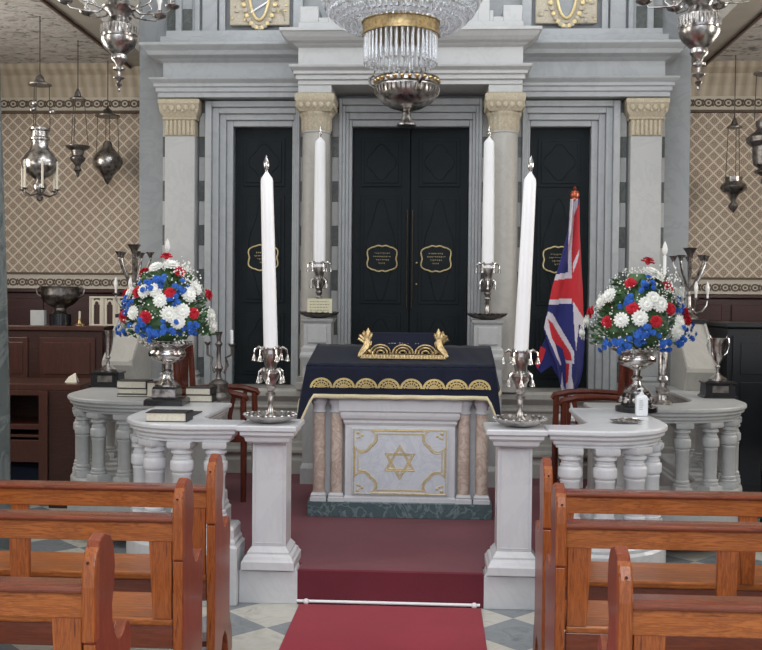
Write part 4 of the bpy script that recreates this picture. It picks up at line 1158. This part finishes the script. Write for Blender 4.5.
for k in range(24):
    a=2*PI*k/24; fm.tube([(r*cos(a),r*sin(a),z+.012) for r,z in prof],.003,5)
for k in range(8):
    a=2*PI*k/8; fm.tube([(.49*cos(a),.49*sin(a),.31),(.25*cos(a),.25*sin(a),.7),(.05*cos(a),.05*sin(a),1.1)],.006,5)
fm.tube([(.0,0,.9),(0,0,3.275)],.012,8).ball((0,0,1.1),.06)
fm.build('metal_frame',M['silverd'],t)
rodm=MB().lathe([(.004,0),(.0045,-.01),(.0075,-.02),(.0075,-.205),(.009,-.215),(.008,-.23),(.001,-.245)],n=6,smooth=False).build('glass_rod',M['crystal'],t)
first=True
for r,n,dz in ((.216,42,-.035),(.17,22,-.03)):
    for k in range(n):
        a=2*PI*k/n
        if first: q=rodm; first=False
        else: q=rodm.copy(); C.objects.link(q)
        q.parent=t; q.location=(r*cos(a),r*sin(a),.005+dz); q.scale=(1,1,.77)

# ------------------------------------------------------------------ hanging silver lamp in front of the ark
t=thing('hanging_oil_lamp','round silver oil lamp hanging in front of the ark doors under the crystal fringe','lamp',(0,7.3,2.90))
b=MB().lathe([(.001,-.03),(.055,-.03),(.073,-.02),(.070,-.008),(.045,.012),(.035,.04),(.03,.07),(.022,.08),(.05,.088),(.12,.11),(.185,.15),(.222,.20),(.232,.25),(.228,.262),(.236,.27),(.228,.278),(.226,.31),(.235,.318),(.22,.33),(.20,.335),(.19,.33)],n=48,flute=0); b.build('bowl',M['silver'],t)
rb=MB()
for k in range(40):
    a=2*PI*k/40
    rb.tube([(r*cos(a),r*sin(a),z) for r,z in ((.222,.20),(.230,.215),(.234,.235),(.235,.25))],.006,5)
rb.build('fluting',M['silverd'],t)
bd=MB(); 
for k in range(26):
    a=2*PI*k/26; bd.ball((.230*cos(a),.230*sin(a),.294),.017,(1,1,.8),n=6)
bd.build('embossed_band',M['brass'],t)['kind']='stuff'
for k in range(3):
    a=2*PI*k/3+PI*.97; ca,sa=cos(a),sin(a)
    h=MB().tube([(ca*.225,sa*.225,.25),(ca*.27,sa*.27,.28),(ca*.275,sa*.275,.33),(ca*.24,sa*.24,.35),(ca*.225,sa*.225,.32)],.012,8); h.build('scroll_handle',M['silverd'],t)
    MB().tube([(ca*.245,sa*.245,.345),(ca*.02,sa*.02,1.3),(ca*.01,sa*.01,3.6)],.005,6).build('chain',M['chain'],t)

# ------------------------------------------------------------------ big silver chandeliers
def silver_ch(label,loc):
    t=thing('silver_chandelier',label,'chandelier',loc)
    # local z=0 at finial tip
    MB().lathe([(.001,0),(.009,.008),(.009,.018),(.004,.025),(.012,.035),(.016,.045),(.006,.055),(.010,.068),(.026,.078),(.028,.084),(.010,.095),(.009,.12),(.028,.132),(.030,.142),(.012,.15),(.020,.17),(.038,.19),(.040,.20),(.036,.22),(.050,.235),(.075,.265),(.088,.295),(.090,.315),(.080,.325),(.084,.34),(.084,.385),(.080,.395),(.055,.41),(.045,.44),(.055,.46),(.080,.485),(.085,.50),(.06,.52),(.04,.56),(.05,.60),(.085,.63),(.06,.67),(.03,.7),(.02,.9),(.05,.93),(.02,.96)],n=32).build('body',M['silver'],t)
    t.children[0].scale=(1.2,1.2,1)
    fl=MB()
    for k in range(28):
        a=2*PI*k/28; fl.tube([(.103*cos(a),.103*sin(a),.335),(.106*cos(a),.106*sin(a),.355),(.102*cos(a),.102*sin(a),.388)],.0075,5)
    fl.build('fluted_collar',M['silverp'],t)
    for k in range(8):
        a=2*PI*k/8+.2; ca,sa=cos(a),sin(a); T=Matrix.Rotation(a,4,'Z')
        m=MB().tube([(.07,0,.51),(.12,0,.47),(.16,0,.47),(.19,0,.50),(.17,0,.53),(.145,0,.52)],[.008,.007,.006,.005,.004,.003],7,M=T)
        m.tube([(.16,0,.47),(.22,0,.475),(.28,0,.485),(.31,0,.52)],[.006,.006,.005,.005],7,M=T)
        m.lathe([(.008,.50),(.04,.515),(.045,.525),(.012,.52),(.012,.55),(.016,.555)],(.31,0,0),14,M=T)
        o=m.build('arm',M['silver'],t)
        MB().lathe([(.009,.55),(.010,.59),(.017,.61),(.018,.64),(.010,.67),(.001,.69)],(.31,0,0),12,M=T).build('candle_bulb',M['frost'],o)
    MB().tube([(0,0,.95),(0,0,6.5-loc[2])],.008,6).build('chain',M['chain'],t)
    return t
silver_ch('large silver chandelier with candle arms hanging before the left end of the ark',(-1.675,5.9,2.835))
silver_ch('large silver chandelier with candle arms hanging before the right end of the ark',(1.60,5.4,2.73))

# ------------------------------------------------------------------ small hanging lamps in the aisles
def chainlamp(label,loc,prof,can_z,can_r,mat,nch=3,rch=.05,ztop=None,balls=False,candles=False):
    t=thing('hanging_lamp',label,'lamp',loc)
    MB().lathe(prof,n=28).build('lamp_body',M[mat],t)
    zt=ztop or prof[-1][1]
    MB().lathe([(can_r,can_z),(can_r*1.02,can_z+.01),(can_r*.45,can_z+.03),(can_r*.35,can_z+.06),(.012,can_z+.08),(.006,can_z+.10)],n=22).build('canopy',M['silverd'],t)
    for k in range(nch):
        a=2*PI*k/nch+.5; ca,sa=cos(a),sin(a)
        o=MB().tube([(ca*rch,sa*rch,zt),(ca*can_r*.8,sa*can_r*.8,can_z+.005)],.0035,5).build('chain',M['chain'],t)
        if balls: MB().ball((ca*rch*1.2,sa*rch*1.2,zt+.13+.02*k),.024,n=10).build('chain_ball',M['silver'],o)
    MB().tube([(0,0,can_z+.09),(0,0,3.75-loc[2])],.004,5).build('suspension_rod',M['chain'],t)
    if candles:
        for k in range(6):
            a=2*PI*k/6; ca,sa=cos(a),sin(a)
            o=MB().tube([(.02*ca,.02*sa,-.02),(.08*ca,.08*sa,-.04),(.13*ca,.13*sa,-.02),(.135*ca,.135*sa,.0)],.006,6).lathe([(.008,0),(.028,.01),(.008,.012)],(.135*ca,.135*sa,0),12).build('candle_arm',M['silverd'],t)
            MB().lathe([(.009,.01),(.009,.22),(.002,.225)],(.135*ca,.135*sa,0),8).build('candle',M['page'],o)
# z relative to body bottom
chainlamp('biggest silver lamp in the left aisle, with a ring of small candles below',(-2.80,7.5,2.42),
  [(.001,-.08),(.02,-.07),(.03,-.05),(.015,-.03),(.04,.0),(.052,.03),(.045,.05),(.025,.08),(.06,.105),(.10,.13),(.128,.17),(.135,.20),(.128,.24),(.10,.28),(.075,.31),(.062,.34),(.062,.38),(.075,.385),(.075,.40),(.062,.41),(.064,.45),(.078,.46),(.078,.475),(.06,.48)],.80,.085,'silver',3,.075,balls=True,candles=True)
chainlamp('smallest silver lamp in the left aisle, between the two larger ones',(-2.76,8.2,2.62),
  [(.001,-.01),(.012,0),(.015,.03),(.035,.05),(.02,.08),(.03,.10),(.06,.13),(.065,.15),(.045,.17),(.055,.21),(.095,.235),(.10,.25),(.08,.25)],.63,.065,'silverd',3,.085)
chainlamp('onion-shaped silver lamp in the left aisle, hanging nearest the ark',(-2.74,8.9,2.62),
  [(.001,.01),(.02,.03),(.03,.05),(.06,.10),(.11,.15),(.135,.20),(.13,.25),(.09,.30),(.05,.34),(.04,.38),(.03,.40)],.62,.11,'silver',4,.10,ztop=.26)
chainlamp('small silver lamp on three long chains in the right aisle, nearest the ark',(2.78,8.8,2.42),
  [(.001,-.03),(.015,-.015),(.04,.02),(.045,.04),(.02,.065),(.03,.10),(.05,.13),(.10,.16),(.115,.19),(.10,.22),(.07,.24),(.075,.28),(.06,.28)],.70,.065,'silver',3,.07,ztop=.2)
chainlamp('larger tarnished silver lamp at the right edge of the right aisle',(2.76,7.9,2.52),
  [(.001,-.01),(.015,0),(.035,.03),(.035,.05),(.02,.07),(.08,.10),(.085,.115),(.05,.135),(.09,.16),(.10,.22),(.10,.30),(.145,.335),(.148,.37),(.12,.395),(.085,.42),(.07,.44),(.078,.47),(.078,.50),(.06,.51)],.86,.10,'silverd',3,.09)

# groups of like things
GR={'candle':'white candles in the silver candlesticks','candlestick':'silver candlesticks around the altar','pilaster':'flat pilasters of the ark front','marble_column':'columns beside the central doors','carved_panel':'gilded panels above the side doors','balustrade':'marble balustrades','gate_pier':'piers of the gate opening','candle_pedestal':'pedestals before the ark columns','flower_arrangement':'red, white and blue flower arrangements','silver_bowl':'silver bowls under the flowers','trophy_cup':'silver trophy cups','sloped_marble_pedestal':'sloped pedestals beside the ark','candelabrum':'branched candelabra','tall_candlestick':'tall thin candlesticks','wooden_armchair':'armchairs inside the balustrade','book':'books on the left balustrade','silver_chandelier':'large silver chandeliers','hanging_lamp':'silver lamps hanging in the aisles','aisle_column':'columns carrying the galleries'}
for o in list(C.objects):
    if o.parent is None and 'label' in o.keys() and 'group' not in o.keys():
        g=GR.get(o.name.split('.')[0])
        if g: o['group']=g

# ------------------------------------------------------------------ light: overcast daylight plus added area lights out of view
sc_=bpy.context.scene
wd=bpy.data.worlds.new('daylight'); sc_.world=wd; wd.use_nodes=True
wd.node_tree.nodes['Background'].inputs[0].default_value=(.86,.91,1,1); wd.node_tree.nodes['Background'].inputs[1].default_value=.75
def area(name,loc,rot,sx,sy,power,c):
    l=bpy.data.lights.new(name,'AREA'); l.shape='RECTANGLE'; l.size=sx; l.size_y=sy; l.energy=power; l.color=c
    o=bpy.data.objects.new(name,l); C.objects.link(o); o.location=loc; o.rotation_euler=rot; return o
area('rear_fill_light',(0.3,-2.8,4.6),(math.radians(62),0,0),4.5,2.4,115,(.93,.96,1))  # area light added behind the camera; no window is built there
area('nave_overhead_fill',(0,3.6,6.45),(0,0,0),2.2,4.5,55,(.94,.97,1))  # overhead light added below the closed ceiling, which has no opening
area('left_gallery_fill_light',(-3.9,4.5,5.3),(0,math.radians(-68),0),1.6,5,120,(.93,.96,1))  # added light above the left gallery, in place of unseen windows
area('right_gallery_fill_light',(3.9,4.5,5.3),(0,math.radians(68),0),1.6,5,135,(.93,.96,1))  # same added light on the right, no window modelled
for i,(s,y) in enumerate(((-1,3.6),(-1,6.6),(1,3.6),(1,6.6))):
    x=s*4.39
    struct(MB().box(min(x,x-s*.04),max(x,x-s*.04),y-.62,y-.55,1.75,3.4).box(min(x,x-s*.04),max(x,x-s*.04),y+.55,y+.62,1.75,3.4).box(min(x,x-s*.04),max(x,x-s*.04),y-.62,y+.62,1.72,1.78).box(min(x,x-s*.04),max(x,x-s*.04),y-.62,y+.62,3.37,3.43).box(min(x,x-s*.03),max(x,x-s*.03),y-.02,y+.02,1.75,3.4).build('added_window_%d'%(i+1),M['dwood2']))  # unseen frame added around the aisle light; the wall behind is solid
    area('aisle_fill_light',(x-s*.045,y,2.57),(0,s*PI/2,0),1.55,1.05,26,(1,.95,.88))  # fill light added to brighten the aisle
for v,k in (('view_transform','Standard'),('look','None')): setattr(sc_.view_settings,v,k)
sc_.view_settings.gamma=1; sc_.view_settings.exposure=0.95; sc_.view_settings.use_curve_mapping=False
